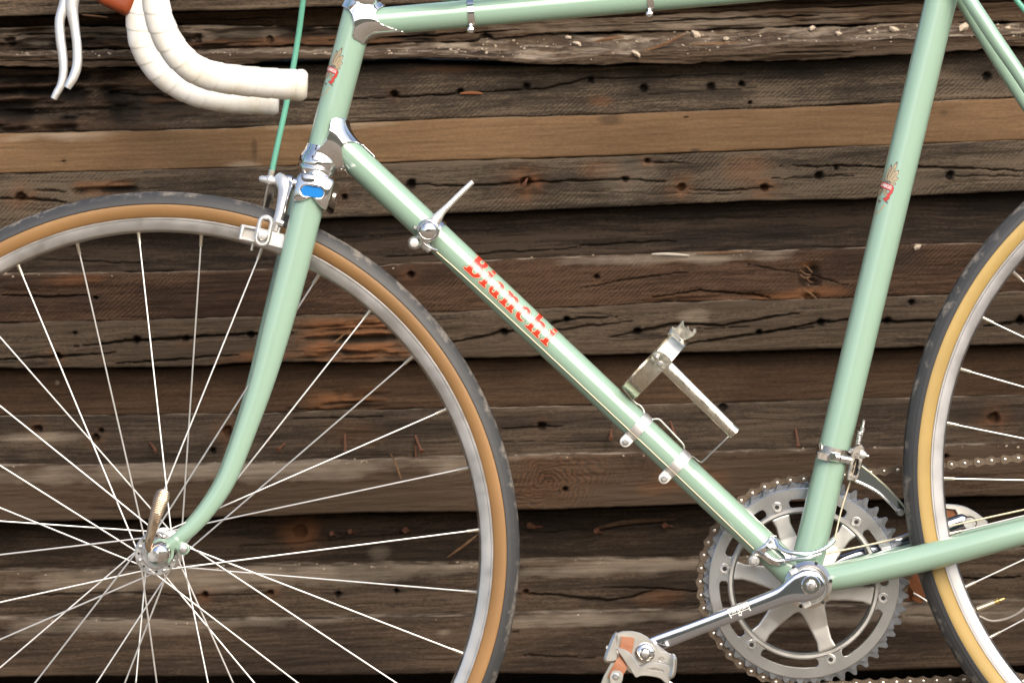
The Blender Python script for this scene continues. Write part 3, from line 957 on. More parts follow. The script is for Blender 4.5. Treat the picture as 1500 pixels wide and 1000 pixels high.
ROW[10] = board('grey brown timber split by long black cracks, splintered behind the fork', E9, E10, 0.268,
                wood('wood_cracked', (0.045, 0.034, 0.026), (0.125, 0.096, 0.072), (0.225, 0.178, 0.135), saw=0.0, k=0.85, seed=11, grain=1.2, bump=0.8),
                cracks=[([(-40, 529), (90, 522), (170, 516)], 2.4, 6), ([(110, 507), (200, 499), (280, 494), (375, 489), (430, 488)], 3.0, 8), ([(170, 533), (240, 527), (350, 520)], 2.0, 6),
                        ([(640, 505), (700, 495), (738, 487), (800, 478), (830, 468), (913, 463)], 2.6, 7), ([(788, 488), (860, 478), (930, 470)], 1.8, 5),
                        ([(892, 494), (934, 486), (990, 474), (1058, 477), (1120, 466), (1173, 458)], 2.6, 7), ([(1000, 505), (1053, 497), (1112, 488), (1192, 479)], 2.6, 7),
                        ([(1120, 488), (1202, 472), (1248, 468), (1293, 471), (1370, 470), (1420, 465)], 2.8, 8), ([(1440, 478), (1500, 472), (1540, 470)], 3, 8), ([(1020, 482), (1100, 478)], 1.5, 4)],
                holes=[(1202, 472, 6), (1300, 470, 6), (1112, 487, 5), (830, 468, 5), (738, 486, 6), (934, 486, 7), (200, 498, 6), (272, 496, 5, 0.3), (85, 522, 6, 0.4), (1335, 443, 5), (367, 491, 6), (1495, 470, 8), (110, 487, 3)],
                rot=[(420, 462, 620, 534, 0.010, 0.03, 0.35, 0.9), (600, 470, 700, 520, 0.003, 0.03)], ragged=0.0012,
                stains_and_light=[(980, 455, 1030, 470, 2, 0.35), (330, 512, 430, 530, 1, 0.6)])
E11 = [(0, 610), (250, 608), (400, 606), (560, 601), (750, 597), (900, 594), (1100, 590), (1300, 584), (1500, 579)]
ROW[11] = board('smooth chocolate brown timber with a short torn strip beside the fork', E10, E11, 0.292,
                wood('wood_chocolate', *BROWN, saw=0.25, saw_ang=-60, k=0.85, seed=12, grain=0.8),
                rot=[(440, 566, 580, 616, 0.007, 0.03, 0.3, 0.9), (500, 594, 620, 606, 0.004, 0.02)],
                cracks=[([(420, 598), (520, 604), (620, 598)], 2, 4)], stains_and_light=[(80, 556, 88, 564, 2, 0.6)])
E12 = [(0, 683), (150, 683), (350, 679), (500, 675), (650, 671), (780, 667), (950, 665), (1100, 661), (1300, 657), (1500, 650)]
ROW[12] = board('grey brown timber studded with bent rusty nails', E11, E12, 0.283,
                wood('wood_nails', (0.04, 0.031, 0.024), (0.108, 0.084, 0.064), (0.19, 0.15, 0.118), saw=0.15, k=0.80, seed=13),
                holes=[(793, 624, 7, 0.2), (55, 629, 7, 0.3), (140, 642, 6, 0.3), (148, 631, 4), (312, 660, 5), (1058, 597, 7), (1455, 612, 9, 0.5), (332, 632, 8, 0.6)],
                cracks=[([(735, 627), (790, 625), (830, 624)], 1.8, 4), ([(700, 647), (900, 646), (980, 646)], 1.0, 2), ([(430, 612), (560, 611)], 2.0, 4)],
                stains_and_light=[(-20, 637, 105, 645, 2, 0.4), (0, 660, 40, 680, 0, 0.7), (530, 600, 660, 625, 0, 0.3), (480, 615, 560, 650, 1, 0.15)])
E13 = [(0, 765), (200, 762), (400, 756), (500, 752), (700, 750), (850, 745), (1050, 738), (1300, 732), (1500, 726)]
ROW[13] = board('brown timber with a big swirling knot between wheel and chainring', E12, E13, 0.262,
                wood('wood_knot', *PALEB, saw=0.0, k=0.72, seed=14, grain=1.1, patch=0.7), warp=0.0016,
                                knots=[(802, 706, 40)], holes=[(828, 716, 4), (1385, 668, 4, 0.4)], stains_and_light=[ (930, 690, 1060, 720, 1, 0.35), (-20, 684, 700, 692, 2, 0.45)])  # pale strip along the top is edge light put into the colour
ROW[13].data.materials[0].node_tree.nodes['Color Ramp'].color_ramp.elements[1].color = (0.068, 0.040, 0.024, 1)
E14 = [(0, 838), (100, 836), (400, 829), (560, 828), (700, 826), (800, 822), (1000, 820), (1300, 812), (1500, 806)]
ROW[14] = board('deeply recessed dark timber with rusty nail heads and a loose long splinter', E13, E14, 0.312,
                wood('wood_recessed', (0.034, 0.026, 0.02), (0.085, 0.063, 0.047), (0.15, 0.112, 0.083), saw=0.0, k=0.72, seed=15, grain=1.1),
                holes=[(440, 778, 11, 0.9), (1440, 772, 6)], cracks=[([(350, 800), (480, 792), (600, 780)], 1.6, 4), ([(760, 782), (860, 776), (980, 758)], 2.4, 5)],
                stains_and_light=[(415, 765, 470, 800, 1, 0.6), (540, 800, 570, 820, 2, 0.2)])
E15 = [(0, 907), (150, 910), (400, 908), (560, 905), (750, 900), (1000, 896), (1300, 888), (1500, 880)]
ROW[15] = board('grey brown timber split lengthwise, second from the bottom of the stack', E14, E15, 0.285,
                wood('wood_low_split', (0.045, 0.034, 0.026), (0.118, 0.088, 0.065), (0.20, 0.155, 0.118), saw=0.0, k=0.78, seed=16, grain=1.1),
                cracks=[([(740, 868), (820, 872), (892, 880), (930, 874), (962, 862)], 2.2, 6), ([(880, 860), (962, 862), (1030, 867)], 1.6, 5), ([(0, 872), (160, 868), (300, 873), (420, 868)], 1.4, 4), ([(1380, 848), (1500, 845)], 2, 5)],
                holes=[(300, 872, 6, 0.5), (395, 868, 5, 0.5), (495, 870, 5), (580, 866, 4), (770, 866, 4, 0.5)],
                stains_and_light=[(0, 838, 700, 846, 2, 0.4), (930, 860, 990, 885, 1, 0.4), (760, 826, 1100, 832, 2, 0.4)])  # the two pale strips at the upper edge are painted light
E16 = [(0, 991), (280, 990), (560, 988), (750, 986), (1000, 988), (1300, 982), (1500, 975)]
ROW[16] = board('dark brown beam at the bottom of the stack above the black gap', E15, E16, 0.262,
                wood('wood_bottom', (0.034, 0.025, 0.019), (0.088, 0.064, 0.047), (0.155, 0.115, 0.086), saw=0.1, k=0.95, seed=17), depth=0.225,
                cracks=[([(755, 958), (820, 962), (880, 964)], 1.6, 4), ([(1300, 905), (1380, 900)], 1.2, 3), ([(700, 920), (760, 925)], 1.2, 3)],
                stains_and_light=[(740, 902, 1000, 912, 2, 0.45), (1200, 895, 1500, 904, 2, 0.4), (640, 922, 660, 930, 2, 0.3), (-20, 909, 500, 915, 2, 0.3)])  # long pale strips imitate light catching the top edge
# bearers and the rows behind that carry the stack (seen only as the black gap)
def plainbeam(name, label, x0, x1, y0, y1, z0, z1, mat):
    v, f = boxm(((x0 + x1) / 2, (y0 + y1) / 2, (z0 + z1) / 2), x1 - x0, y1 - y0, z1 - z0, 0, 0.004)
    c = Vector(((x0 + x1) / 2, (y0 + y1) / 2, z0))
    me = mesh(name, np.asarray(v) - np.array(c), f, mat)
    o = bpy.data.objects.new(name, me); o.location = c
    link(o); tag(o, label, 'timber', 'bearers under the stack')
    return o
BEAR = wood('wood_bearer', *DARK, seed=21)
zb16 = wallpt(750, 992, 0.262).z
for x0 in (-1.05, 0.92):
    plainbeam('bearer', 'short dark timber bearer laid crossways under the %s end of the stack' % ('left' if x0 < 0 else 'right'), x0, x0 + 0.14, 0.30, 0.95, -0.06, zb16 + (0.012 if x0 < 0 else -0.03), BEAR)
plainbeam('back_timber', 'dark timber lying deep in the black gap under the stack', -1.4, 1.4, 0.62, 0.95, -0.05, zb16 + 0.02, BEAR)
zz = zb16 + 0.023
ORD = iter(['lowest', 'second from the bottom', 'third from the bottom', 'fourth from the bottom', 'fifth from the bottom', 'sixth from the bottom', 'seventh from the bottom', 'topmost'])
while zz < wallpt(750, -60, 0.285).z - 0.10:
    t_ = plainbeam('back_timber', 'dark timber in the hidden rear row, %s of that row' % next(ORD), -1.35, 1.35, 0.516, 0.72, zz, zz + 0.098, BEAR)
    t_['group'] = 'timbers in the rear row'
    zz += 0.101

# nails (parts of their timbers)
def nail_in(row, pts, r=1.7, head=3.6, yo=0.004):
    """pts px polyline standing out of the face"""
    o = ROW[row]
    yf = {3: 0.305, 12: 0.283, 14: 0.312, 7: 0.270, 5: 0.288}[row]
    P = []
    n = len(pts)
    for i, (a, b) in enumerate(pts):
        yy = yf + 0.004 - 0.016 * (i / (n - 1))
        P.append(wallpt(a, b, yy))
    k = 0.00068
    Q = spline(P, 10)
    rr = np.linspace(r * k, r * k * 1.15, 10)
    v1 = tube(Q, rr, 8)
    d = Vector(Q[-1]) - Vector(Q[-2])
    v2 = lathe([(-0.0006, head * k * 0.8), (0, head * k), (0.0012, head * k * 0.9)], Q[-1], d, 10)
    return obj('nail', join(v1, v2), NAILM, o)
for row, pts, hd in ((12, [(216, 646), (222, 651), (228, 660)], 3), (12, [(420, 648), (414, 652), (408, 658)], 4), (12, [(505, 632), (505, 646), (506, 661)], 4),
                     (12, [(607, 634), (612, 648), (617, 660)], 4.5), (12, [(608, 648), (609, 664), (610, 678)], 2.5), (12, [(896, 624), (895, 634), (895, 641)], 4), (12, [(980, 612), (984, 624), (988, 636)], 3),
                     (12, [(1164, 622), (1167, 638), (1169, 653)], 4), (12, [(403, 628), (396, 640), (391, 648)], 2.5),
                     (14, [(790, 772), (784, 771), (776, 769)], 5), (14, [(884, 780), (880, 779), (874, 777)], 4.5), (14, [(988, 771), (982, 770), (974, 769)], 4.5),
                     (14, [(603, 777), (599, 777), (594, 776)], 5), (14, [(521, 779), (518, 779), (513, 778)], 4), (14, [(494, 783), (490, 782), (486, 781)], 4), (14, [(800, 771), (790, 771), (782, 771)], 3.5),
                     (7, [(772, 262), (770, 266), (768, 270)], 3.5)):
    nail_in(row, pts, head=hd)

def splinter(row, pts, yf, r, mat, name='splinter'):
    P = [wallpt(a, b, yf) for a, b in pts]
    Q = spline(P, 16)
    rr = r * 0.00068 * np.sin(np.linspace(0.25, np.pi - 0.2, 16)) ** 0.6
    return obj(name, tube(Q, rr, 7, flat=0.6), mat, ROW[row])
PALESPL = wood('wood_pale_splinter', (0.16, 0.09, 0.05), (0.28, 0.17, 0.10), (0.40, 0.27, 0.17), seed=30)
ORSPL = wood('wood_orange_splinter', (0.30, 0.12, 0.06), (0.45, 0.20, 0.10), (0.55, 0.28, 0.15), seed=31)
splinter(5, [(674, 137), (690, 136), (707, 137)], 0.285, 2.2, ORSPL)
splinter(4, [(936, 78), (970, 66), (1004, 50)], 0.268, 2.4, PALESPL)
splinter(4, [(870, 62), (892, 57), (914, 55)], 0.266, 2.5, PALESPL)
splinter(4, [(1010, 66), (1050, 64), (1082, 62)], 0.262, 1.8, PALESPL)
splinter(10, [(476, 511), (494, 498), (513, 482)], 0.262, 1.4, PALESPL)
splinter(12, [(572, 664), (580, 680), (588, 702)], 0.256, 1.6, PALESPL)
splinter(14, [(872, 774), (920, 764), (990, 760)], 0.306, 3.5, wood('wood_brown_splinter', *BROWN, seed=33))
splinter(14, [(655, 816), (680, 798), (700, 782)], 0.300, 1.8, PALESPL)
splinter(1, [(120, 22), (140, 24), (158, 26)], 0.283, 1.6, PALESPL)
splinter(9, [(955, 372), (980, 372), (1010, 374)], 0.273, 1.9, simple('weathered_splinter', (0.5, 0.45, 0.38), 0.8))
splinter(9, [(1020, 371), (1060, 370), (1095, 368)], 0.275, 1.6, PALESPL)
for k in range(9):
    x0 = 1174 + random.uniform(0, 26); y0 = 388 + k * 6.5
    splinter(9, [(x0 - 4, y0), (x0 + 3, y0 + 6), (x0 + random.uniform(6, 18), y0 + random.uniform(4, 16))], 0.274, 1.0, PALESPL, 'fibre')

# stone chips
def stone_mesh(r, sd):
    import mathutils
    t = (1 + 5 ** 0.5) / 2
    v = np.array([(-1, t, 0), (1, t, 0), (-1, -t, 0), (1, -t, 0), (0, -1, t), (0, 1, t), (0, -1, -t), (0, 1, -t), (t, 0, -1), (t, 0, 1), (-t, 0, -1), (-t, 0, 1)], dtype=float)
    f = [(0, 11, 5), (0, 5, 1), (0, 1, 7), (0, 7, 10), (0, 10, 11), (1, 5, 9), (5, 11, 4), (11, 10, 2), (10, 7, 6), (7, 1, 8), (3, 9, 4), (3, 4, 2), (3, 2, 6), (3, 6, 8), (3, 8, 9), (4, 9, 5), (2, 4, 11), (6, 2, 10), (8, 6, 7), (9, 8, 1)]
    g = np.random.default_rng(sd)
    v = v / np.linalg.norm(v[0]) * (0.75 + 0.45 * g.random((12, 1)))
    v *= np.array([1.25, 0.9, 0.7]) * r
    a = g.random() * 6
    Rm = np.array(Matrix.Rotation(g.uniform(-0.5, 0.5), 3, 'Y') @ Matrix.Rotation(a, 3, 'Z'))
    return v @ Rm.T, f
dg = bpy.context.evaluated_depsgraph_get()
from mathutils.bvhtree import BVHTree
def caster(o):
    me = o.data
    n = len(me.vertices); co = np.empty(n * 3, dtype=np.float32); me.vertices.foreach_get('co', co)
    co = co.reshape(-1, 3) + np.array(o.location)
    return BVHTree.FromPolygons(co.tolist(), [tuple(p.vertices) for p in me.polygons if len(p.vertices) == 4])
CAST = {k: caster(ROW[k]) for k in (4, 9, 13, 15, 16)}
def hit(row, px, py):
    d = (M3 @ Vector(((px - 750) * S, D, (500 - py) * S))).normalized()
    loc, nor, i, dist = CAST[row].ray_cast(CAM, d)
    return loc
BIG = [(832, 55, 6, 'small white stone chip, leftmost of a pair under the top tube'), (845, 64, 7, 'elongated white stone chip right of its smaller twin under the top tube'),
       (932, 79, 8, 'flat cream stone chip on the front lip below the thin twig of wood'), (1020, 51, 9, 'rough grey white stone lump, biggest in the middle of the broken top'),
       (1064, 57, 6, 'grey rounded stone chip right of the rough lump'), (1189, 42, 7, 'upright pale grey stone chip left of the seat tube'),
       (1228, 49, 6, 'smooth white oval stone chip near the seat tube, in front of the others'), (1310, 43, 8, 'jagged light grey stone chip touching the left edge of the seat tube in view'),
       (1412, 40, 11, 'large white stone between the seat tube and the seat stays'), (1476, 41, 6, 'flat grey stone chip right of the seat stays'),
       (1273, 46, 4, 'tiny cream stone chip between two bigger white chips left of the seat tube')]
for i, (px, py, r, lab) in enumerate(BIG):
    p = hit(4, px, py + r * 0.4)
    if p is None:
        p = wallpt(px, py, 0.285)
    v, f = stone_mesh(r * 0.00068 * 0.9, i + 3)
    me = mesh('stone_chip', v, f, STONE, sharp=20)
    o = bpy.data.objects.new('stone_chip', me); o.location = p + Vector((0, 0, r * 0.00025))
    link(o); tag(o, lab, 'stone', 'stone chips on the broken timber')
for i, (row, px, py, r, lab) in enumerate([(9, 1344, 361, 7, 'white stone chip on the reddish timber right of the seat tube'), (15, 546, 905, 5, 'small cream pebble seen between two spokes low in the front wheel')]):
    p = hit(row, px, py + 1) or wallpt(px, py, 0.29)
    v, f = stone_mesh(r * 0.00068 * 0.9, i + 40)
    o = bpy.data.objects.new('stone_chip', mesh('stone_chip', v, f, STONE, sharp=20)); o.location = p
    link(o); tag(o, lab, 'stone', 'stone chips on the broken timber')
# fine grit: nobody could count it
GV, GF, n0 = [], [], 0
def grit(p, r, sd):
    global n0
    v, f = stone_mesh(r, sd)
    GV.append(v + np.array(p)); GF.extend([tuple(i + n0 for i in q) for q in f]); n0 += len(v)
for k in range(230):
    px = random.choice([random.uniform(640, 1500), random.uniform(640, 1500), random.uniform(-10, 640)])
    base = np.interp(px, [0, 400, 600, 700, 800, 1000, 1200, 1500], [77, 77, 76, 74, 66, 60, 52, 44])
    py = base + random.gauss(0, 9 if px > 680 else 2.0)
    p = hit(4, px, py)
    if p is not None and p.y > 0.2635:
        grit(p, random.choice([0.0005, 0.0006, 0.0008, 0.0011, 0.0016]), k)
for row, edge_, n in ((9, E8, 30), (13, E12, 60), (15, E14, 55), (16, E15, 16)):
    for k in range(n):
        px = random.uniform(0, 1500)
        py = np.interp(px, [a for a, b in edge_], [b for a, b in edge_]) + random.uniform(-3, 5)
        p = hit(row, px, py)
        if p is not None:
            grit(p + Vector((0, 0, 0.0003)), random.choice([0.0005, 0.0007, 0.001, 0.0014]), 900 + k)
tag(obj('grit', (np.vstack(GV), GF), STONE, sharp=20), 'pale grit and gravel dust lying on the timber ledges', kind='stuff')

# ------------------------------------------------------------------ the bicycle
bike = bpy.data.objects.new('bicycle', None)
bike.empty_display_size = 0.1
link(bike)
bike.matrix_world = Matrix.Translation(M3 @ OB + CEN) @ M3.to_4x4()
ORG[bike] = OB.copy()
tag(bike, 'mint green vintage racing bicycle with chrome lugs leaning in front of the timber stack', 'bicycle')

YV = Vector((0, 1, 0)); NEAR = Vector((0, -1, 0))
frame = empty('frame', bike)
def straight(a, b, ra, rb=None, n=2, seg=48):
    a, b = Vector(a), Vector(b)
    return tube([a.lerp(b, i / (n - 1)) for i in range(n)], np.linspace(ra, rb if rb else ra, n), seg)
# axes
def DTc(x): return B(x, 498 + 0.944 * (x - 800))
def STc(y): return B(1354.5 - 0.238 * (y - 100), y)
def TTc(x): return B(x, 28 - 0.088 * (x - 600))
def HTc(y): return B(504 - 0.262 * (y - 100), y)
RDT, RST, RTT, RHT = 21.8 * S, 23.4 * S, 20.3 * S, 23.2 * S
obj('down_tube', straight(DTc(486), DTc(1172), RDT), MINT, frame)
obj('seat_tube', straight(STc(850), STc(-58), RST), MINT, frame)
obj('top_tube', straight(TTc(532), TTc(1384), RTT), MINT, frame)
obj('head_tube', straight(HTc(14), HTc(238), RHT), MINT, frame)
BBc = B(1179, 853)
obj('bottom_bracket_shell', lathe([(-0.036, 30.5 * S), (-0.035, 32 * S), (0.034, 32 * S), (0.035, 30.5 * S)], BBc, YV, 48), MINT, frame)
def stay(name, pts, n=30, seg=28, flat=1.0):
    Q = spline([B(p[0], p[1], p[2]) for p in pts], n, [p[3] * S for p in pts])
    return obj(name, tube(Q[:, :3], Q[:, 3], seg), MINT, frame)
stay('chain_stay', [(1196, 849, -0.016, 17), (1240, 842.5, -0.020, 19), (1360, 815, -0.030, 20.3), (1500, 778.5, -0.044, 18.4), (1700, 729, -0.058, 12), (1838, 695, -0.063, 9)])
stay('chain_stay', [(1190, 849, 0.016, 17), (1240, 838, 0.020, 18), (1360, 808, 0.030, 19), (1500, 772, 0.044, 17), (1700, 727, 0.058, 12), (1838, 693, 0.063, 9)])
stay('seat_stay', [(1391, -42, -0.016, 10.5), (1424, 6, -0.028, 10.5), (1463, 65, -0.033, 10.5), (1500, 119, -0.037, 10), (1700, 424, -0.055, 8), (1836, 668, -0.063, 7)])
stay('seat_stay', [(1385, -38, 0.016, 11), (1414, 7, 0.028, 11.4), (1454.5, 74, 0.033, 11.4), (1494, 136, 0.037, 11), (1690, 440, 0.055, 8), (1836, 672, 0.063, 7)])
# seat stay bridge lug + seat lug (just above the picture)
obj('seat_lug', join(straight(STc(-62), STc(-20), RST + 0.0015), straight(TTc(1340), TTc(1390), RTT + 0.0015)), CHROME, frame)
obj('seat_post', straight(STc(-190), STc(-58), 13.6 * 0.001), POLISH, bike)
# rear dropouts
for y in (-0.064, 0.064):
    obj('dropout', plate(smoothloop(pxloop([(1826, 660), (1842, 664), (1870, 690), (1866, 712), (1838, 712), (1828, 704), (1818, 694)], y)), [], y, 0.005, 0.0006), MINT, frame)

# head lugs: two tubes melted together, trimmed to the lug outline
def lug(name, a0, a1, ra, b0, b1, rb, outline, lo, hi, k=0.012, extra=None, h=0.0008):
    poly = pxloop(outline, 0)
    def f(P):
        d = smin(sd_inf(P, a0, a1, ra), sd_cyl(P, b0, b1, rb), k)
        if extra is not None:
            d = extra(P, d)
        return np.maximum(d, sd_poly(P[..., 0], P[..., 2], poly))
    a, b = B(*lo), B(*hi)
    v = surfnet(f, (a.x, -0.024, b.z), (b.x, 0.024, a.z), h)
    return obj(name, v, CHROME, frame, sharp=50)
low = smoothloop([(487, 177), (499, 174), (516, 180), (524, 195), (548, 222), (553, 231), (545, 228), (531, 213.5), (516, 209), (504.5, 214), (502, 224), (505, 242), (511, 256), (512, 261), (500, 262), (470, 254), (440, 250), (432, 232), (448, 226), (462, 221.5), (473, 214), (481, 202), (484.5, 190)], 120)
lug('head_lug', HTc(0), HTc(300), RHT + 0.0013, DTc(470), DTc(700), RDT + 0.0012, low, (425, 165), (566, 292), k=0.016)
up = smoothloop([(498, 0), (500, 9), (506, 13), (512.5, 18), (517, 27), (519.5, 40), (518, 56), (526, 62), (535, 66), (545, 58), (575, 54), (596, 50), (580, 44.5), (564, 39.5), (554, 32), (551.2, 25), (553, 18), (560, 11.5), (566, 6), (556, 2), (540, -4), (515, -6)], 120)
lug('head_lug', HTc(-60), HTc(200), RHT + 0.0013, TTc(515), TTc(760), RTT + 0.0012, up, (492, -12), (604, 74), k=0.010)
# crest and lettering
def on_tube(V2, a, b, R, e):
    """photo-pixel print -> on the camera side of a tube"""
    a, b = Vector(a), Vector(b)
    t = (b - a).normalized()
    n = Vector((-t.z, 0, t.x))
    out = []
    for px, py in V2:
        q = B(px, py, -R * 0.7) 
        d = Vector((q.x, 0, q.z)) - Vector((a.x, 0, a.z))
        p = max(-R * 0.985, min(R * 0.985, d.dot(n)))
        u = d.dot(t)
        ang = math.asin(p / R)
        o = a + t * u + n * ((R + e) * math.sin(ang)) + NEAR * ((R + e) * math.cos(ang))
        out.append(list(o))
    return np.array(out)
GLY = {'B': [((0, 0), (0, 1)), ((0, 1), (.5, .9)), ((.5, .9), (.5, .6)), ((.5, .6), (0, .52)), ((0, .52), (.6, .42)), ((.6, .42), (.6, .1)), ((.6, .1), (0, 0))],
       'I': [((.2, 0), (.2, 1))], 'A': [((0, 0), (.35, 1)), ((.35, 1), (.7, 0)), ((.15, .35), (.55, .35))], 'N': [((0, 0), (0, 1)), ((0, 1), (.6, 0)), ((.6, 0), (.6, 1))],
       'C': [((.6, .85), (.35, 1)), ((.35, 1), (.05, .75)), ((.05, .75), (.05, .25)), ((.05, .25), (.35, 0)), ((.35, 0), (.6, .15))], 'H': [((0, 0), (0, 1)), ((.6, 0), (.6, 1)), ((0, .5), (.6, .5))]}
GADV = {'B': .85, 'I': .5, 'A': .88, 'N': .86, 'C': .84, 'H': .86}
def crest(tubea, tubeb, R, cx, cy, ang, sc):
    ca, sa = math.cos(rad(ang)), math.sin(rad(ang))
    def loc(X, Y):                      # photo px -> crest px (x right, y down), origin at the banner
        dx, dy = (X - cx) / sc, (Y - cy) / sc
        return dx * ca + dy * sa, -dx * sa + dy * ca
    def leaf(x, y, a, b, w_):
        mx_, my_ = (a[0] + b[0]) / 2, (a[1] + b[1]) / 2
        L = math.hypot(b[0] - a[0], b[1] - a[1]) / 2
        ux, uy = (b[0] - a[0]) / (2 * L), (b[1] - a[1]) / (2 * L)
        p = (x - mx_) * ux + (y - my_) * uy; q = -(x - mx_) * uy + (y - my_) * ux
        return (np.hypot(p / L, q / w_) - 1) * w_
    leaves = [((0, -6), (6, -36), 2.6), ((3, -6), (11, -25), 3.0), ((5, -5), (13, -14), 2.6), ((4, -2), (12, -4), 2.0), ((-3, -6), (-2, -21), 2.2), ((-4, -8), (-1, -30), 2.0),
              ((-9, 7), (-12, 22), 2.4), ((-3, 7), (3, 18), 2.2), ((-6, 8), (-8, 17), 1.8)]
    bits = [((-10, 14), (-11, 22), 1.6), ((-7, 25), (-5, 29), 1.2), ((-3, 26), (-6, 30), 1.0), ((-13, 33), (-13, 39), 2.2)]
    ban = [(-9, -4.5), (8.5, -0.5), (8.0, 8.5), (-11, 4.5)]
    tail = [(7, -0.5), (11, 3), (10.5, 11), (7, 17), (8, 20), (5.5, 24), (3, 26.5), (-1.5, 22), (3, 20.5), (3.5, 15), (7, 9)]
    def allleaf(X, Y):
        x, y = loc(X, Y); d = np.full(x.shape, 1e9)
        for a, b, w_ in leaves: d = np.minimum(d, leaf(x, y, a, b, w_))
        return d * sc
    def red(X, Y):
        x, y = loc(X, Y)
        return np.minimum(sd_poly(x, y, ban), sd_poly(x, y, tail)) * sc
    def darkbits(X, Y):
        x, y = loc(X, Y); d = np.full(x.shape, 1e9)
        for a, b, w_ in bits: d = np.minimum(d, leaf(x, y, a, b, w_))
        d = np.minimum(d, seg2(x, y, (3.5, 25.5), (6.5, 28), 1.2))
        return np.minimum(np.minimum(d * sc, red(X, Y) - 0.7), 1e9)
    def leafout(X, Y): return allleaf(X, Y) - 0.55
    def vein(X, Y):
        x, y = loc(X, Y); d = np.full(x.shape, 1e9)
        for a, b, w_ in leaves:
            m0 = (a[0] * 0.8 + b[0] * 0.2 + 0.5, a[1] * 0.8 + b[1] * 0.2); m1 = (a[0] * 0.25 + b[0] * 0.75 + 0.7, a[1] * 0.25 + b[1] * 0.75)
            d = np.minimum(d, seg2(x, y, m0, m1, 0.45))
        return d * sc
    def letters(X, Y):
        x, y = loc(X, Y); d = np.full(x.shape, 1e9)
        pos = -10.5
        for ch in 'BIANCHI':
            for a, b in GLY[ch]:
                def mp(p): 
                    u = pos + p[0] * 3.3
                    return (u, (1 - p[1]) * 5.4 - 0.9 + 0.23 * (u + 1))
                d = np.minimum(d, seg2(x, y, mp(a), mp(b), 0.42))
            pos += GADV[ch] * 3.3 + 0.15
        return d * sc
    def ribbon(X, Y):
        x, y = loc(X, Y)
        return np.minimum(seg2(x, y, (3, 32), (-2, 44), 1.0), seg2(x, y, (-2, 44), (-9, 49), 0.9)) * sc
    parts = []
    lo, hi = (cx - 22 * sc, cy - 42 * sc), (cx + 22 * sc, cy + 54 * sc)
    for fn, e, mi in ((ribbon, 0.00006, 1), (leafout, 0.00010, 0), (darkbits, 0.00012, 0), (allleaf, 0.00018, 1), (vein, 0.00024, 2), (red, 0.00026, 3), (letters, 0.00034, 4)):
        v, f = print_mesh(fn, lo, hi, 0.33 * sc)
        if len(f):
            parts.append((on_tube(v, tubea, tubeb, R, e), f, mi))
    o = obj('crest', joinm(*parts), [GREYP, simple('gold_print', (0.46, 0.36, 0.20), 0.28, coat=1.0, coat_r=0.04), GREYP, RED, WHITEP], frame, label='winged crest print with a red name banner')
crest(STc(0), STc(800), RST, 1299.5, 271, 13.5, 0.92)
crest(HTc(0), HTc(300), RHT, 487.5, 101.5, 14.7, 0.85)

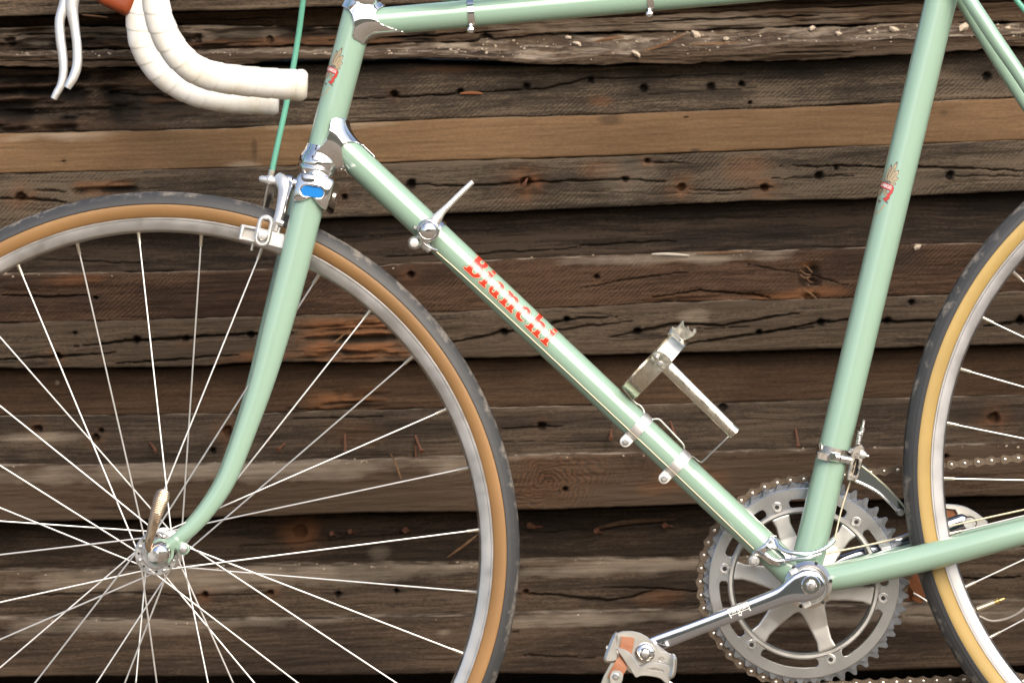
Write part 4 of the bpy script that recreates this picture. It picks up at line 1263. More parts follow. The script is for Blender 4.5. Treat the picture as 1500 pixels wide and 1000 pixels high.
def lettering():
    def bx(*a): return lambda x, y: sbox(x, y, *a)
    def B_(x, y):
        d = np.minimum(sbox(x, y, 3.5, 11.5, 0, 38), np.minimum(sbox(x, y, 0, 14, 0, 3.4), sbox(x, y, 0, 14, 34.6, 38)))
        ub = np.maximum(sbox(x, y, 6, 24.5, 18.5, 38, 9), -sbox(x, y, 11.5, 17, 23.5, 34, 2.6))
        lb = np.maximum(sbox(x, y, 6, 27, 0, 21, 10), -sbox(x, y, 11.5, 19.5, 4.5, 17, 3.6))
        return np.minimum(d, np.minimum(np.where(x < 6.2, 1e3, ub), np.where(x < 6.2, 1e3, lb)))
    def i_(x, y):
        d = np.minimum(sbox(x, y, 3, 10.3, 0, 24), sbox(x, y, 0, 13, 0, 3.2))
        d = np.minimum(d, sbox(x, y, 0, 8, 20.6, 24))
        return np.minimum(d, np.hypot(x - 6.6, y - 30.8) - 3.9)
    def a_(x, y):
        bowl = np.maximum(sbox(x, y, 0, 15, 0, 15.5, 7), -sbox(x, y, 5.5, 9.2, 3.6, 11.5, 1.8))
        d = np.minimum(bowl, sbox(x, y, 9.2, 16.4, 0, 20, 1))
        top = np.maximum(sbox(x, y, 1.5, 16.4, 10, 24, 6.5), -sbox(x, y, -2, 9.2, 6, 20.5, 2))
        top = np.maximum(top, 15 - y)
        return np.minimum(np.minimum(d, top), sbox(x, y, 13, 19, 0, 3.2))
    def n_(x, y, hgt=24):
        d = np.minimum(sbox(x, y, 2.8, 10, 0, hgt), sbox(x, y, 0, 12.6, 0, 3.2))
        d = np.minimum(d, sbox(x, y, 0, 8, hgt - 3.4, hgt))
        arch = np.maximum(sbox(x, y, 8, 23.2, 6, 24, 8), -sbox(x, y, 10, 15.8, -4, 19, 3))
        arch = np.maximum(arch, 12 - y)
        d = np.minimum(d, np.minimum(arch, sbox(x, y, 15.8, 23.2, 0, 17)))
        return np.minimum(d, sbox(x, y, 13.6, 26, 0, 3.2))
    def c_(x, y):
        d = np.maximum(sbox(x, y, 0, 17, 0, 24, 8.2), -sbox(x, y, 6.6, 20, 4.2, 20.2, 4))
        d = np.maximum(d, -sbox(x, y, 12, 24, 5.8, 16.2))
        return np.minimum(d, np.hypot(x - 12.6, y - 18) - 3.4)
    def h_(x, y): return n_(x, y, 38)
    items = [(B_, 0), (i_, 30), (a_, 47.5), (n_, 70.5), (c_, 101), (h_, 123.5), (i_, 153.5)]
    def f(x, y):
        d = np.full(x.shape, 1e9)
        for g, u in items: d = np.minimum(d, g(x - u, y))
        return d
    a = DTc(0); t = (DTc(1000) - DTc(0)).normalized(); n = Vector((-t.z, 0, t.x))
    if n.z < 0: n = -n
    u0 = (Vector((B(679.9, 392).x, 0, B(679.9, 392).z)) - a).dot(t)
    parts = []
    for off, e, mi in ((1.7, 0.00008, 0), (0.95, 0.00016, 1), (0.0, 0.00024, 2)):
        v, fa = print_mesh(lambda x, y: f(x, y) - off, (-4, -4), (172, 43), 0.5)
        out = []
        for x, y in v:
            ang = (y - 6.8) * S / RDT
            out.append(list(a + t * (u0 + x * S) + n * ((RDT + e) * math.sin(ang)) + NEAR * ((RDT + e) * math.cos(ang))))
        parts.append((np.array(out), [tuple(q) for q in fa], mi))
    obj('lettering', joinm(*parts), [DGREEN, CREAM, RED], frame, label='red name lettering with cream and dark green outlines')
lettering()

# ---- headset, fork
AX = (HTc(300) - HTc(0)).normalized()       # down the steering axis
fork = empty('fork', bike)
c0 = HTc(241)
px_ = S
obj('headset', lathe([(-26 * S, 24.5 * S), (-22 * S, 25.2 * S), (-17 * S, 26 * S), (-11 * S, 28.6 * S), (-4 * S, 30.2 * S), (3 * S, 30.4 * S), (4.5 * S, 29.8 * S), (5 * S, 28.9 * S), (6.2 * S, 28.9 * S),
                    (6.8 * S, 30 * S), (9 * S, 30.4 * S), (14 * S, 29 * S), (19 * S, 26.2 * S), (24 * S, 25 * S)], c0, AX, 64), CHROME, bike)
obj('headset', lathe([(-30 * S, 20 * S), (-26 * S, 23 * S), (-14 * S, 24.5 * S), (-8 * S, 27 * S), (-2 * S, 27.4 * S), (3 * S, 26.4 * S), (5 * S, 24.4 * S), (10 * S, 24.2 * S)], HTc(2), AX, 64), CHROME, bike)
# crown with an enamelled oval in each cheek
YB = 0.047
cr = smoothloop([(437, 258), (450, 254), (472, 259), (489, 265), (487, 280), (483, 296), (478.5, 308), (470, 303.5), (464, 296), (459.5, 291.5), (454, 291), (446, 294.5), (431.5, 294.5), (431, 284), (434, 270)], 90)
def crown_f(P):
    poly = pxloop(cr, -YB)
    d2 = sd_poly(P[..., 0], P[..., 2], poly)
    ay = np.abs(P[..., 1])
    cx0 = B(460, 282, -YB)
    bul = ((P[..., 0] - cx0.x) / 0.020) ** 2 * 0.0055 + ((P[..., 2] - cx0.z) / 0.020) ** 2 * 0.0045
    d = smax(d2, ay - (YB + 0.0145) + bul, 0.0026)
    pit_c = B(458.5, 281.5, -YB)
    ang = rad(9)
    x, z = P[..., 0] - pit_c.x, P[..., 2] - pit_c.z
    u, v_ = x * math.cos(ang) - z * math.sin(ang), x * math.sin(ang) + z * math.cos(ang)
    pit = np.hypot(np.maximum(np.abs(u) - 8.5 * S, 0), v_) - 7.8 * S
    d = smax(d, -np.maximum(pit, (YB + 0.0105) - ay), 0.0015)
    return d
a, b = B(425, 250, -YB), B(496, 314, -YB)
obj('fork_crown', surfnet(crown_f, (a.x, -0.064, b.z), (b.x, 0.064, a.z), 0.00085), CHROME, fork, sharp=55)
for sgn in (-1, 1):
    pc = B(458.5, 281.5, -YB); ang = rad(9)
    loop = []
    for k in range(36):
        th = 2 * math.pi * k / 36
        u = 7.7 * S * math.cos(th) + (8.5 * S if math.cos(th) > 0 else -8.5 * S); v_ = 7.7 * S * math.sin(th)
        loop.append((pc.x + u * math.cos(ang) + v_ * math.sin(ang), pc.z - u * math.sin(ang) + v_ * math.cos(ang)))
    obj('enamel_oval', plate(loop, [], sgn * (YB + 0.0108), 0.002, 0.0002), BLUE, fork)
blade = [(456, 287, 23.5), (451, 303, 23), (426.5, 403, 22.5), (406, 480, 21.2), (385, 556, 18.2), (362, 625, 15.6), (333, 700, 14.0), (306, 743, 12.6), (280, 773, 11.5), (258, 791, 10)]
for sgn, dx in ((-1, 0), (1, -6.5)):
    pts = []
    for (a, b, r) in blade:
        y = sgn * np.interp(b, [287, 800], [0.045, 0.049])
        if sgn < 0:
            pts.append((a, b, y, r * (D + y) / D))
        else:
            t = np.interp(b, [287, 800], [1.0, 0.35])
            pts.append((a + dx * t, b - 2 * t, y, r * 0.97))
    Q = spline([B(p[0], p[1], p[2]) for p in pts], 60, [p[3] * S for p in pts])
    obj('fork_blade', tube(Q[:, :3], Q[:, 3], 36, flat=0.8), MINT, fork)
    # dropout with mudguard eye
    y = sgn * 0.049
    ax = B(235, 808.5, y); e1 = B(269, 803, y); bl = Q[-1, :3]; bl2 = Q[-5, :3]
    def dro(P, ax=ax, e1=e1, bl=bl, bl2=bl2, y=y):
        d = sd_disc(P, ax, (0, 1, 0), 19.5 * S, 0.006)
        d = smin(d, sd_cyl(P, bl, Vector(bl).lerp(ax, 0.55), 9.5 * S, 8 * S), 0.004)
        d = smin(d, sd_disc(P, e1, (0, 1, 0), 9 * S, 0.007), 0.002)
        d = smin(d, np.maximum(sd_cyl(P, Vector(bl).lerp(Vector(ax), 0.2), e1, 6 * S), np.abs(P[..., 1] - y) - 0.0035), 0.003)
        slot = np.maximum(np.abs(P[..., 0] - ax.x + (P[..., 2] - ax.z) * 0.2) - 0.0048, P[..., 2] - ax.z)
        return np.maximum(d, -slot)
    lo = (ax.x - 0.020, y - 0.011, ax.z - 0.018); hi = (ax.x + 0.036, y + 0.011, ax.z + 0.026)
    obj('dropout', surfnet(dro, lo, hi, 0.0008), MINT, fork, sharp=50)
    obj('bolt', lathe([(0, 6.4 * S), (0.002, 6.4 * S), (0.0032, 5.4 * S), (0.0036, 3.5 * S)], e1 + Vector((0, sgn * 0.003, 0)), (0, sgn, 0), 20), ALLOY, fork)

# ---- wheels
def revolve(prof, seg=192):
    """closed profile list of (radius, y) in metres about the depth axis through the origin"""
    V, F = [], []
    n = len(prof)
    for k in range(seg):
        th = 2 * math.pi * k / seg
        for r, y in prof:
            V.append((r * math.sin(th), y, r * math.cos(th)))
    for k in range(seg):
        k2 = (k + 1) % seg
        for i in range(n):
            j = (i + 1) % n
            F.append((k * n + i, k * n + j, k2 * n + j, k2 * n + i))
    return np.array(V), F
def mirror(p):
    q = [(r * S, y * S) for r, y in p]
    return q + [(r, -y) for r, y in reversed(q)]
TREAD = mirror([(526.5, 1.2), (526.2, 5), (525, 9), (523.4, 10.5), (523.6, 11.4), (521.5, 14), (519.4, 15.4), (519.6, 16.2), (516, 18.8), (513.6, 20), (513.8, 20.8), (508.3, 22.7), (507.6, 22.3), (507.5, 20.5), (512, 17), (518, 8), (519, 1)])
CASING = mirror([(519.5, 2), (517, 10), (512, 17.5), (508, 21.2), (503, 22.3), (497, 21.2), (491, 18.4), (487.5, 15.4), (484, 8), (483, 1)])
RIMP = mirror([(483.5, 1), (484.5, 10), (487.6, 15.0), (488.2, 16.2), (487.2, 17.0), (485.2, 16.8), (484.2, 15.9), (483.4, 15.8), (472.5, 15.0), (470.2, 13.8), (468.2, 10.5), (467, 6), (466.6, 1)])

def wheel(label, cpx, cpy, nsp, phi0, tanmat, hole_r, fl_y, fl_r, pat, near_first=True, lsign=1, lshift=0, rimm=None):
    c = B(cpx, cpy, 0)
    wh = empty('wheel', bike, c)
    wh['label'] = label
    cc = np.array(c)
    def part(name, vf, mats, lab=None, sharp=38):
        return obj(name, (np.asarray(vf[0]) + cc, vf[1]), mats, wh, lab, sharp=sharp)
    part('tyre', revolve(CASING), tanmat)
    part('tread', revolve(TREAD), RUBBER, sharp=25)
    part('rim', revolve(RIMP), rimm or RIMM, sharp=25)
    # hub
    prof = [(-fl_y - 0.012, 0.0065), (-fl_y - 0.003, 0.0075), (-fl_y - 0.003, 0.013), (-fl_y - 0.0015, 0.0145), (-fl_y - 0.0015, fl_r - 0.0008), (-fl_y - 0.0008, fl_r), (-fl_y + 0.0008, fl_r), (-fl_y + 0.0015, fl_r - 0.001), (-fl_y + 0.002, 0.0115), (-fl_y + 0.008, 0.0095)]
    prof = prof + [(-t, r) for t, r in reversed(prof)]
    part('hub', lathe(prof, (0, 0, 0), YV, 64), ALLOY)
    # spoke heads, and dark discs painted as the shade in drillings, near flange
    dots, heads = [], []
    hs = 0.5 * (360 / (nsp / 2))
    for k in range(nsp // 2):
        th = rad(phi0 + k * 720 / nsp + 4)
        p = Vector((hole_r * math.sin(th), -fl_y - 0.0016, hole_r * math.cos(th)))
        if k % 2:
            dots.append(lathe([(0, 0.0011), (0.0002, 0.0011)], p, NEAR, 10))
        else:
            heads.append(lathe([(0, 0.0019), (0.0008, 0.0017), (0.0013, 0.0010)], p, NEAR, 10))
    part('flange_hole', join(*dots), DARKM)
    part('spoke_head', join(*heads), ALLOY)
    # spokes: share four meshes
    meshes = {}
    rr = 469 * S
    for side in (-1, 1):
        for lead in (-1, 1):
            da = rad(lead * pat)
            a = Vector((hole_r * math.sin(da), side * (fl_y + (0.0012 if lead > 0 else -0.0012)), hole_r * math.cos(da)))
            b_ = Vector((0, side * 0.002, rr))
            d = (b_ - a).normalized()
            sv = tube([a, a.lerp(b_, 0.5), b_ - d * 0.008], 0.00082, 10)
            nv_ = lathe([(0, 0.0016), (0.0095, 0.0018), (0.0105, 0.0022), (0.0135, 0.0022)], b_ - d * 0.012, d, 10)
            meshes[(side, lead)] = (mesh('spoke', sv[0], sv[1], STEEL), mesh('spoke_nipple', nv_[0], nv_[1], NIPPLE))
    for k in range(nsp):
        side = -1 if (k % 2 == 0) == near_first else 1
        lead = lsign * (-1 if ((k + lshift) // 2) % 2 == 0 else 1)
        phi = rad(phi0 + k * 360 / nsp)
        for me, nm in zip(meshes[(side, lead)], ('spoke', 'spoke_nipple')):
            o = bpy.data.objects.new(nm, me)
            link(o, wh)
            o.rotation_euler = (0, phi, 0)
            ORG[o] = c.copy()
    return wh, c
fw, fc = wheel('front wheel with spokes and darker tan tyre wall', 235, 807, 32, 18.6, TAN, 26 * S, 0.034, 32 * S, 67.5)
rw, rc = wheel('rear wheel with lighter tan tyre wall and brass tipped valve', 1849, 689, 36, -61.4, TANLIGHT, 26 * S, 0.032, 32 * S, 60, lsign=-1, lshift=1, rimm=simple('grey_rim_alloy', (0.46, 0.46, 0.47), 0.42, 1.0, rvar=0.06, scale=60, var=0.08))
# front axle: nuts, cap and quick release lever
ax = B(235, 808, -0.055)
qr = empty('quick_release', bike, ax)
obj('axle_cap', lathe([(-0.003, 15 * S), (0, 16 * S), (0.003, 15.6 * S), (0.0068, 14 * S), (0.0096, 11 * S), (0.0112, 7.5 * S), (0.0120, 3.5 * S), (0.0122, 0.5 * S)], ax, NEAR, 40), CHROME, qr)
lv = [(223, 810, 2.6), (218.5, 803, 4.0), (218, 795, 5.0), (221, 782, 5.8), (226, 762, 7.4), (232, 742, 9.2), (237, 728, 9.9), (239.5, 720, 8.4), (240.5, 716, 4.5)]
Q = spline([B(p[0], p[1], -0.064) for p in lv], 120, [1.15 * p[2] * S for p in lv])
def ridge(s, A, r): return r * (1 + (0.05 * np.cos(s / 0.0016 * 2 * np.pi) if s > 0.014 else 0) * np.ones_like(A))
obj('lever', tube(Q[:, :3], Q[:, 3], 24, flat=0.42, rfun=ridge), simple('brown_reflection_chrome', (0.50, 0.38, 0.27), 0.2, 1.0, rvar=0.06, scale=200), qr)  # brown base colour stands in for a brownish reflection
obj('axle', lathe([(-0.068, 0.005), (0.068, 0.005)], B(235, 808, 0), YV, 16), ALLOY, qr)
# rear valve
vp = B(1431, 892, -0.001); vq = B(1464, 879, -0.001); d = (vq - vp)
obj('valve', lathe([(0, 4.6 * S), (d.length * 0.78, 4.2 * S), (d.length * 0.8, 3 * S)], vp, d, 16), simple('valve_alloy', (0.62, 0.54, 0.40), 0.35, 0.9), rw)
obj('valve_cap', lathe([(d.length * 0.8, 2.6 * S), (d.length * 0.84, 4.2 * S), (d.length * 0.96, 4.4 * S), (d.length, 2.4 * S), (d.length * 1.2, 2.0 * S), (d.length * 1.24, 1 * S)], vp, d, 14), BRASS, rw)
obj('axle', lathe([(-0.078, 0.004), (-0.072, 0.009), (-0.066, 0.0095), (0.066, 0.0095), (0.078, 0.004)], B(1849, 689, 0), YV, 24), ALLOY, rw)

# ---- handlebar, tape, levers
hb = empty('handlebar', bike)
def taped(pts, y, label, endcap=True):
    Q = spline([B(p[0], p[1], p[3] if len(p) > 3 else y) for p in pts], 560, [p[2] * S * (D + y) / D for p in pts])
    pitch = 0.0165
    def rf(s, A, r):
        ph = (s + 0.0045 * np.cos(A + 0.6)) / pitch
        fr = ph % 1.0
        return r * (0.983 + 0.045 * np.where(fr < 0.93, fr / 0.93, (1 - fr) / 0.07))
    o = obj('bar_tape', tube(Q[:, :3], Q[:, 3], 44, rfun=rf), TAPE, hb, sharp=60)
    e = Vector(Q[-1, :3]); d = Vector(Q[-1, :3] - Q[-4, :3]).normalized(); r = Q[-1, 3]
    obj('end_plug', lathe([(-0.003, r * 1.03), (0.0005, r * 1.05), (0.003, r * 0.98), (0.0052, r * 0.8), (0.0058, r * 0.2)], e, d, 40), TAPE, hb)
YN, YFR = -0.20, 0.17
near_bar = [(243, -62, 20), (232, -35, 20), (228, -8, 20), (230, 14, 20.3), (236, 36, 20.7), (248, 62, 21), (266, 86, 21.2), (288, 103, 21.5), (315, 112.5, 21.8), (350, 118, 22), (395, 122, 22.2), (441, 125, 22.4)]
far_bar = [(222, -52, 18.5), (208, -25, 18.5), (203.5, 0, 18.6), (203, 24, 18.8), (204.5, 45, 18.9), (209, 66, 19), (221, 89, 19), (238, 109, 19), (262, 126, 19), (294, 139, 19), (343, 147, 19), (400, 149.5, 19)]
taped(near_bar, YN, 'near')
taped(far_bar, YFR, 'far')
# bare bar across the top and the stem (above the picture)
bar = [(243, -62, YN), (262, -90, YN), (300, -112, YN + 0.004), (345, -120, YN + 0.03), (360, -121, -0.08), (358, -118, 0.0), (345, -114, 0.08), (320, -108, YFR - 0.03), (275, -100, YFR - 0.004), (238, -80, YFR), (222, -52, YFR)]
Q = spline([B(*p) for p in bar], 80)
obj('bar', tube(Q, 0.0128, 24), POLISH, hb)
obj('stem', join(straight(B(358, -118, 0), HTc(-105), 0.0135), straight(HTc(-128), HTc(-20), 0.0111)), POLISH, hb)
# brake levers
def blever(pts, y, label):
    Q = spline([B(p[0], p[1], y + (p[3] if len(p) > 3 else 0)) for p in pts], 60, [1.12 * p[2] * S * (D + y) / D for p in pts])
    o = obj('brake_lever', tube(Q[:, :3], Q[:, 3], 22, flat=0.75), ALLOYW, hb)
    return o
blever([(112, -60, 8), (100, -15, 8), (94, 8, 7.4), (87.5, 31, 6.6), (88.5, 56, 6.6), (91.5, 80, 6.4), (93, 104, 5.9), (89.5, 124, 5.4), (82.5, 137, 5.0), (78.5, 145, 4.4)], YFR, 'far')
blever([(122, -70, 10), (110, -25, 10), (106, 0, 9.2), (105.5, 16, 8), (109.5, 42, 6.2), (112.8, 68, 6.1), (113, 94, 6.3), (108.5, 111, 6.2), (102.5, 122, 5.6), (98.5, 129, 4.6)], YN, 'near')
# hoods
def hood_f(P, y, pts, rs):
    d = None
    for i in range(len(pts) - 1):
        q = sd_cyl(P, B(*pts[i], y), B(*pts[i + 1], y), rs[i] * S, rs[i + 1] * S)
        d = q if d is None else smin(d, q, 0.006)
    return d
hp = [(212, -42), (196, -14), (183, 3), (160, -10), (138, -26), (120, -62)]; hr = [24, 22, 17, 14, 13, 12]
def hood_poly(y, dx, dy):
    poly = pxloop([(a_ + dx, b_ + dy) for a_, b_ in smoothloop([(206, -62), (205, -20), (201, 4), (194, 18), (187, 23.5), (178, 21), (163, 14), (149, 7), (138, -4), (126, -30), (112, -62), (150, -76)], 60)], y)
    def f(P):
        d2 = sd_poly(P[..., 0], P[..., 2], poly)
        return smax(d2, np.abs(P[..., 1] - y) - 0.0145, 0.009)
    return f
a, b = B(85, -110, YFR), B(250, 40, YFR)
obj('brake_hood', surfnet(hood_poly(YFR, 0, 0), (a.x, YFR - 0.02, b.z), (b.x, YFR + 0.02, a.z), 0.0014), HOOD, hb)
a, b = B(85, -150, YN), B(270, 30, YN)
obj('brake_hood', surfnet(hood_poly(YN, 14, -45), (a.x, YN - 0.02, b.z), (b.x, YN + 0.02, a.z), 0.0014), HOOD, hb)

# ---- front brake
brake = empty('brake_caliper', bike)
brake['label'] = 'front side pull brake caliper'
YB1 = -0.028
obj('pivot_bolt', lathe([(0, 7 * S), (6 * S, 7 * S), (7 * S, 10 * S), (16 * S, 10.5 * S), (18 * S, 8 * S), (30 * S, 8.5 * S)], B(411, 264, 0), B(445, 272, 0) - B(411, 264, 0), 28), CHROME, brake)
def arm(name, pts, ys, mat, flat=0.6, n=50):
    Q = spline([B(p[0], p[1], y) for p, y in zip(pts, ys)], n, [1.18 * p[2] * S for p in pts])
    return obj(name, tube(Q[:, :3], Q[:, 3], 24, flat=flat), mat, brake)
arm('brake_arm', [(406, 258, 6), (413, 266, 8.5), (415.5, 277, 7.6), (413.5, 291, 6.6), (411, 304, 6.2), (407.5, 318, 6.0), (404, 328, 5.6), (401, 338, 5)], [-0.012, -0.016, -0.02, -0.026, -0.029, -0.030, -0.030, -0.030], ALLOYW)
arm('brake_arm', [(420, 266, 4), (424, 272, 4.4), (422, 282, 3.2), (418, 296, 2.8), (415.5, 310, 2.8), (412, 322, 2.8)], [-0.010, -0.014, -0.02, -0.026, -0.028, -0.028], CHROME)
arm('brake_arm', [(401, 268, 6), (397, 282, 5.6), (393, 294, 5), (388, 306, 4.5), (384, 330, 4.5)], [0.016, 0.024, 0.028, 0.030, 0.030], simple('brake_arm_dark', (0.55, 0.52, 0.48), 0.3, 1.0))
# adjuster at the top of the cable side
obj('cable_adjuster', join(lathe([(0, 2.5 * S), (3 * S, 5 * S), (9 * S, 5.5 * S), (13 * S, 7.5 * S), (14 * S, 8 * S), (19 * S, 8 * S), (21 * S, 6.5 * S), (27 * S, 6.5 * S), (29 * S, 4 * S)], B(379.5, 261.5, -0.01), B(406, 266, -0.01) - B(379.5, 261.5, -0.01), 20)), ALLOYW, brake)
# pad holder: open frame, slotted eye, nut
YP = -0.032
obj('brake_pad_holder', plate(pxloop([(354, 328.5), (378, 333), (418, 343.5), (417, 366), (395, 360), (349.5, 350.5)], YP), [pxloop([(359, 333.5), (374, 336.5), (371.5, 351), (355.5, 347.5)], YP)], YP, 0.006, 0.001), ALLOYW, brake)
obj('brake_pad', plate(pxloop([(352, 331), (420, 345), (417, 363), (350, 350)], YP + 0.006), [], YP + 0.0055, 0.008, 0.0008), simple('pad_grey', (0.55, 0.53, 0.50), 0.5, 0.6), brake)
eye = []; eyeh = []
for k in range(40):
    th = 2 * math.pi * k / 40
    off = 11.5 if math.sin(th) > 0 else -11.5
    for r, L in ((12.0, eye), (5.6, eyeh)):
        u = r * math.cos(th); v_ = r * math.sin(th) + off
        ang = rad(12)
        L.append((387 + u * math.cos(ang) + v_ * math.sin(ang) * 1.0, 338 - v_ * math.cos(ang) + u * math.sin(ang)))
obj('slotted_eye', plate(pxloop(eye, YP - 0.005), [pxloop(eyeh, YP - 0.005)], YP - 0.0055, 0.005, 0.0014), ALLOYW, brake)
obj('pad_nut', lathe([(0, 7.6 * S), (0.0035, 7.6 * S), (0.0045, 6.4 * S), (0.005, 3 * S)], B(385.3, 344.5, YP - 0.006), NEAR, 24), ALLOYW, brake)
obj('cable_clamp', join(lathe([(0, 3 * S), (5 * S, 3.2 * S), (6 * S, 4.6 * S), (11 * S, 4.6 * S), (12 * S, 3 * S)], B(404.5, 324, -0.034), B(417, 328.5, -0.034) - B(404.5, 324, -0.034), 14),
                        tube([B(410, 333, -0.033), B(406.5, 345, -0.033)], 2.1 * S, 12)), ALLOYW, brake)
obj('brake_nut', lathe([(0, 5 * S), (5 * S, 5 * S), (6 * S, 7.6 * S), (13 * S, 7.6 * S), (14.5 * S, 5.5 * S)], B(479, 286, 0), B(495, 290, 0) - B(479, 286, 0), 18), simple('brake_nut_metal', (0.62, 0.58, 0.52), 0.35, 1.0), brake)
obj('cable_tail', tube([B(373, 351, -0.022), B(370, 360, -0.022), B(368.5, 367, -0.022)], 2.3 * S, 10), NIPPLE, brake)

# ---- cables
cables = empty('cables', bike)
def cable(name, pts, r, mat, n=60, lab=None):
    Q = spline([B(*p) for p in pts], n)
    return obj(name, tube(Q, r * S, 12), mat, cables, lab)
cable('cable_housing', [(452, -70, -0.03), (444, 0, -0.02), (436, 60, -0.012), (421, 145, -0.010), (408, 205, -0.010), (398.5, 250, -0.010)], 4.3, MINTCABLE)
obj('cable_ferrule', lathe([(0, 5 * S), (9 * S, 4.6 * S)], B(398.5, 249, -0.010), B(396, 259, -0.010) - B(398.5, 249, -0.010), 14), NIPPLE, cables)
cable('brake_cable', [(397, 256, -0.010), (392, 275, -0.008), (387, 300, -0.004), (383, 325, 0)], 2.0, simple('brake_wire', (0.66, 0.62, 0.55), 0.35, 1.0))
def dtpoint(x, perp, e):
    """point on the near skin of the down tube, perp px above its centre line"""
    a = DTc(x); t = (DTc(1000) - DTc(0)).normalized(); n = Vector((-t.z, 0, t.x))
    if n.z < 0: n = -n
    p = perp * S
    return a + n * p + NEAR * (math.sqrt(max(RDT ** 2 - p ** 2, 0)) + e)
def dtx(px): return px
WIRE = simple('shift_wire', (0.60, 0.52, 0.38), 0.45, 0.6)
shift = [dtpoint(x, pp, 0.0012) for x, pp in ((643, -17.0), (700, -14.5), (850, -13), (1000, -12.5), (1112, -13.5))]
obj('shift_cable', tube(spline(shift, 80), 0.85 * S, 8), WIRE, cables)
for x in (690.5, 953):
    pass
cable('shift_cable', [(1222, 792, -0.018), (1233, 745, -0.012), (1247, 700, -0.008), (1256, 668, -0.008)], 1.3, WIRE)
cable('shift_cable', [(1206, 811, 0.01), (1280, 796, 0.02), (1335, 783, 0.028), (1400, 768, 0.036), (1500, 746, 0.044), (1700, 702, 0.055)], 1.5, WIRE)
cable('cable_housing', [(1434, 902, 0.05), (1452, 909, 0.05), (1476, 905, 0.05), (1500, 891, 0.05), (1540, 850, 0.055), (1600, 800, 0.06)], 2.4, simple('grey_housing', (0.30, 0.27, 0.24), 0.4, 0.3))
cable('cable_housing', [(556, -60, -0.03), (580, -26, -0.024), (630, -6.5, -0.02), (665, -2.5, -0.019), (695, -8, -0.018), (950, -32, -0.018), (1250, -60, -0.016), (1370, -75, -0.01)], 4.0, MINTCABLE)
cable('cable_housing', [(1478, -20, -0.012), (1489, 0, -0.012), (1500, 14, -0.012), (1530, 50, -0.012)], 4.2, MINTCABLE)
# clips on the top tube
for x in (690, 951.5):
    c = TTc(x); ax_ = (TTc(x + 10) - TTc(x)).normalized()
    clip = empty('cable_clip', bike, c)
    obj('band', lathe([(-5 * S, RTT + 0.0002), (-4.6 * S, RTT + 0.0012), (4.6 * S, RTT + 0.0012), (5 * S, RTT + 0.0002)], c, ax_, 56, caps=False), CHROME, clip)
    bp_ = B(x - 0.5, 28 - 0.088 * (x - 600) + 24.5, -0.004)
    obj('screw', lathe([(-0.004, 4 * S), (0.0, 6.4 * S), (0.003, 6.2 * S), (0.0052, 4.4 * S), (0.006, 1.5 * S)], bp_, NEAR, 22), CHROME, clip)

# ---- gear shifter on the down tube
sh = empty('gear_shifter', bike)
YS = -0.028
sc_ = B(627.5, 337.5, YS)
tdt = (DTc(1000) - DTc(0)).normalized(); ndt = Vector((-tdt.z, 0, tdt.x))
if ndt.z < 0: ndt = -ndt
cb_ = DTc(633)
obj('clamp_band', lathe([(-7 * S, RDT + 0.0002), (-6.5 * S, RDT + 0.0012), (6.5 * S, RDT + 0.0012), (7 * S, RDT + 0.0002)], cb_, tdt, 56, caps=False), CHROME, sh)
obj('shifter_boss', lathe([(-0.014, 11 * S), (-0.006, 12 * S), (-0.006, 16.5 * S), (0.003, 17 * S), (0.0048, 16.6 * S), (0.0056, 15.2 * S), (0.0052, 14.4 * S), (0.0052, 13.4 * S), (0.0064, 13.2 * S), (0.008, 11.8 * S), (0.0094, 8.6 * S), (0.0102, 4.2 * S), (0.0103, 0.5 * S)], sc_, NEAR, 48), CHROME, sh)
lvr = [(636, 325, 8.5), (641, 318.5, 7.6), (648, 310, 5.4), (656, 302, 4.4), (672, 286, 4.1), (686, 272.5, 3.9), (692.5, 266.5, 3.6)]
Q = spline([B(p[0], p[1], YS) for p in lvr], 130, [p[2] * S for p in lvr])
obj('shift_lever', tube(Q[:, :3], Q[:, 3], 22, flat=0.75, rfun=lambda s, A, r: r * (1 + (0.07 * np.cos(s / 0.0022 * 2 * np.pi) if 0.017 < s else 0) * np.ones_like(A))), ALLOYW, sh)
obj('clamp_bolt', lathe([(0, 9.5 * S), (0.004, 10 * S), (0.008, 8.8 * S), (0.0105, 6 * S), (0.011, 1 * S)], B(607.5, 356, -0.014), NEAR, 28), ALLOYW, sh)
obj('clamp_lug', straight(B(608, 356, -0.012), B(622, 346, -0.014), 8.5 * S, 9 * S), CHROME, sh)
obj('cable_anchor', lathe([(-8 * S, 4 * S), (-7 * S, 6.5 * S), (2 * S, 7 * S), (3 * S, 5.5 * S), (8 * S, 5.5 * S), (9 * S, 3 * S)], dtpoint(640, -20, -0.001) + Vector((-0.001, -0.006, 0)), tdt, 20), ALLOYW, sh)
Q = spline([B(614, 346, YS + 0.002), B(622, 357, YS + 0.002), B(632, 364, YS + 0.003), B(640, 367, YS + 0.006)], 20)
obj('guide_strap', tube(Q, 2.2 * S, 10), CHROME, sh)
obj('stop_pin', lathe([(0, 3.2 * S), (0.004, 3.2 * S), (0.005, 2.2 * S)], B(608.5, 333.5, -0.016), NEAR, 14), ALLOY, sh)

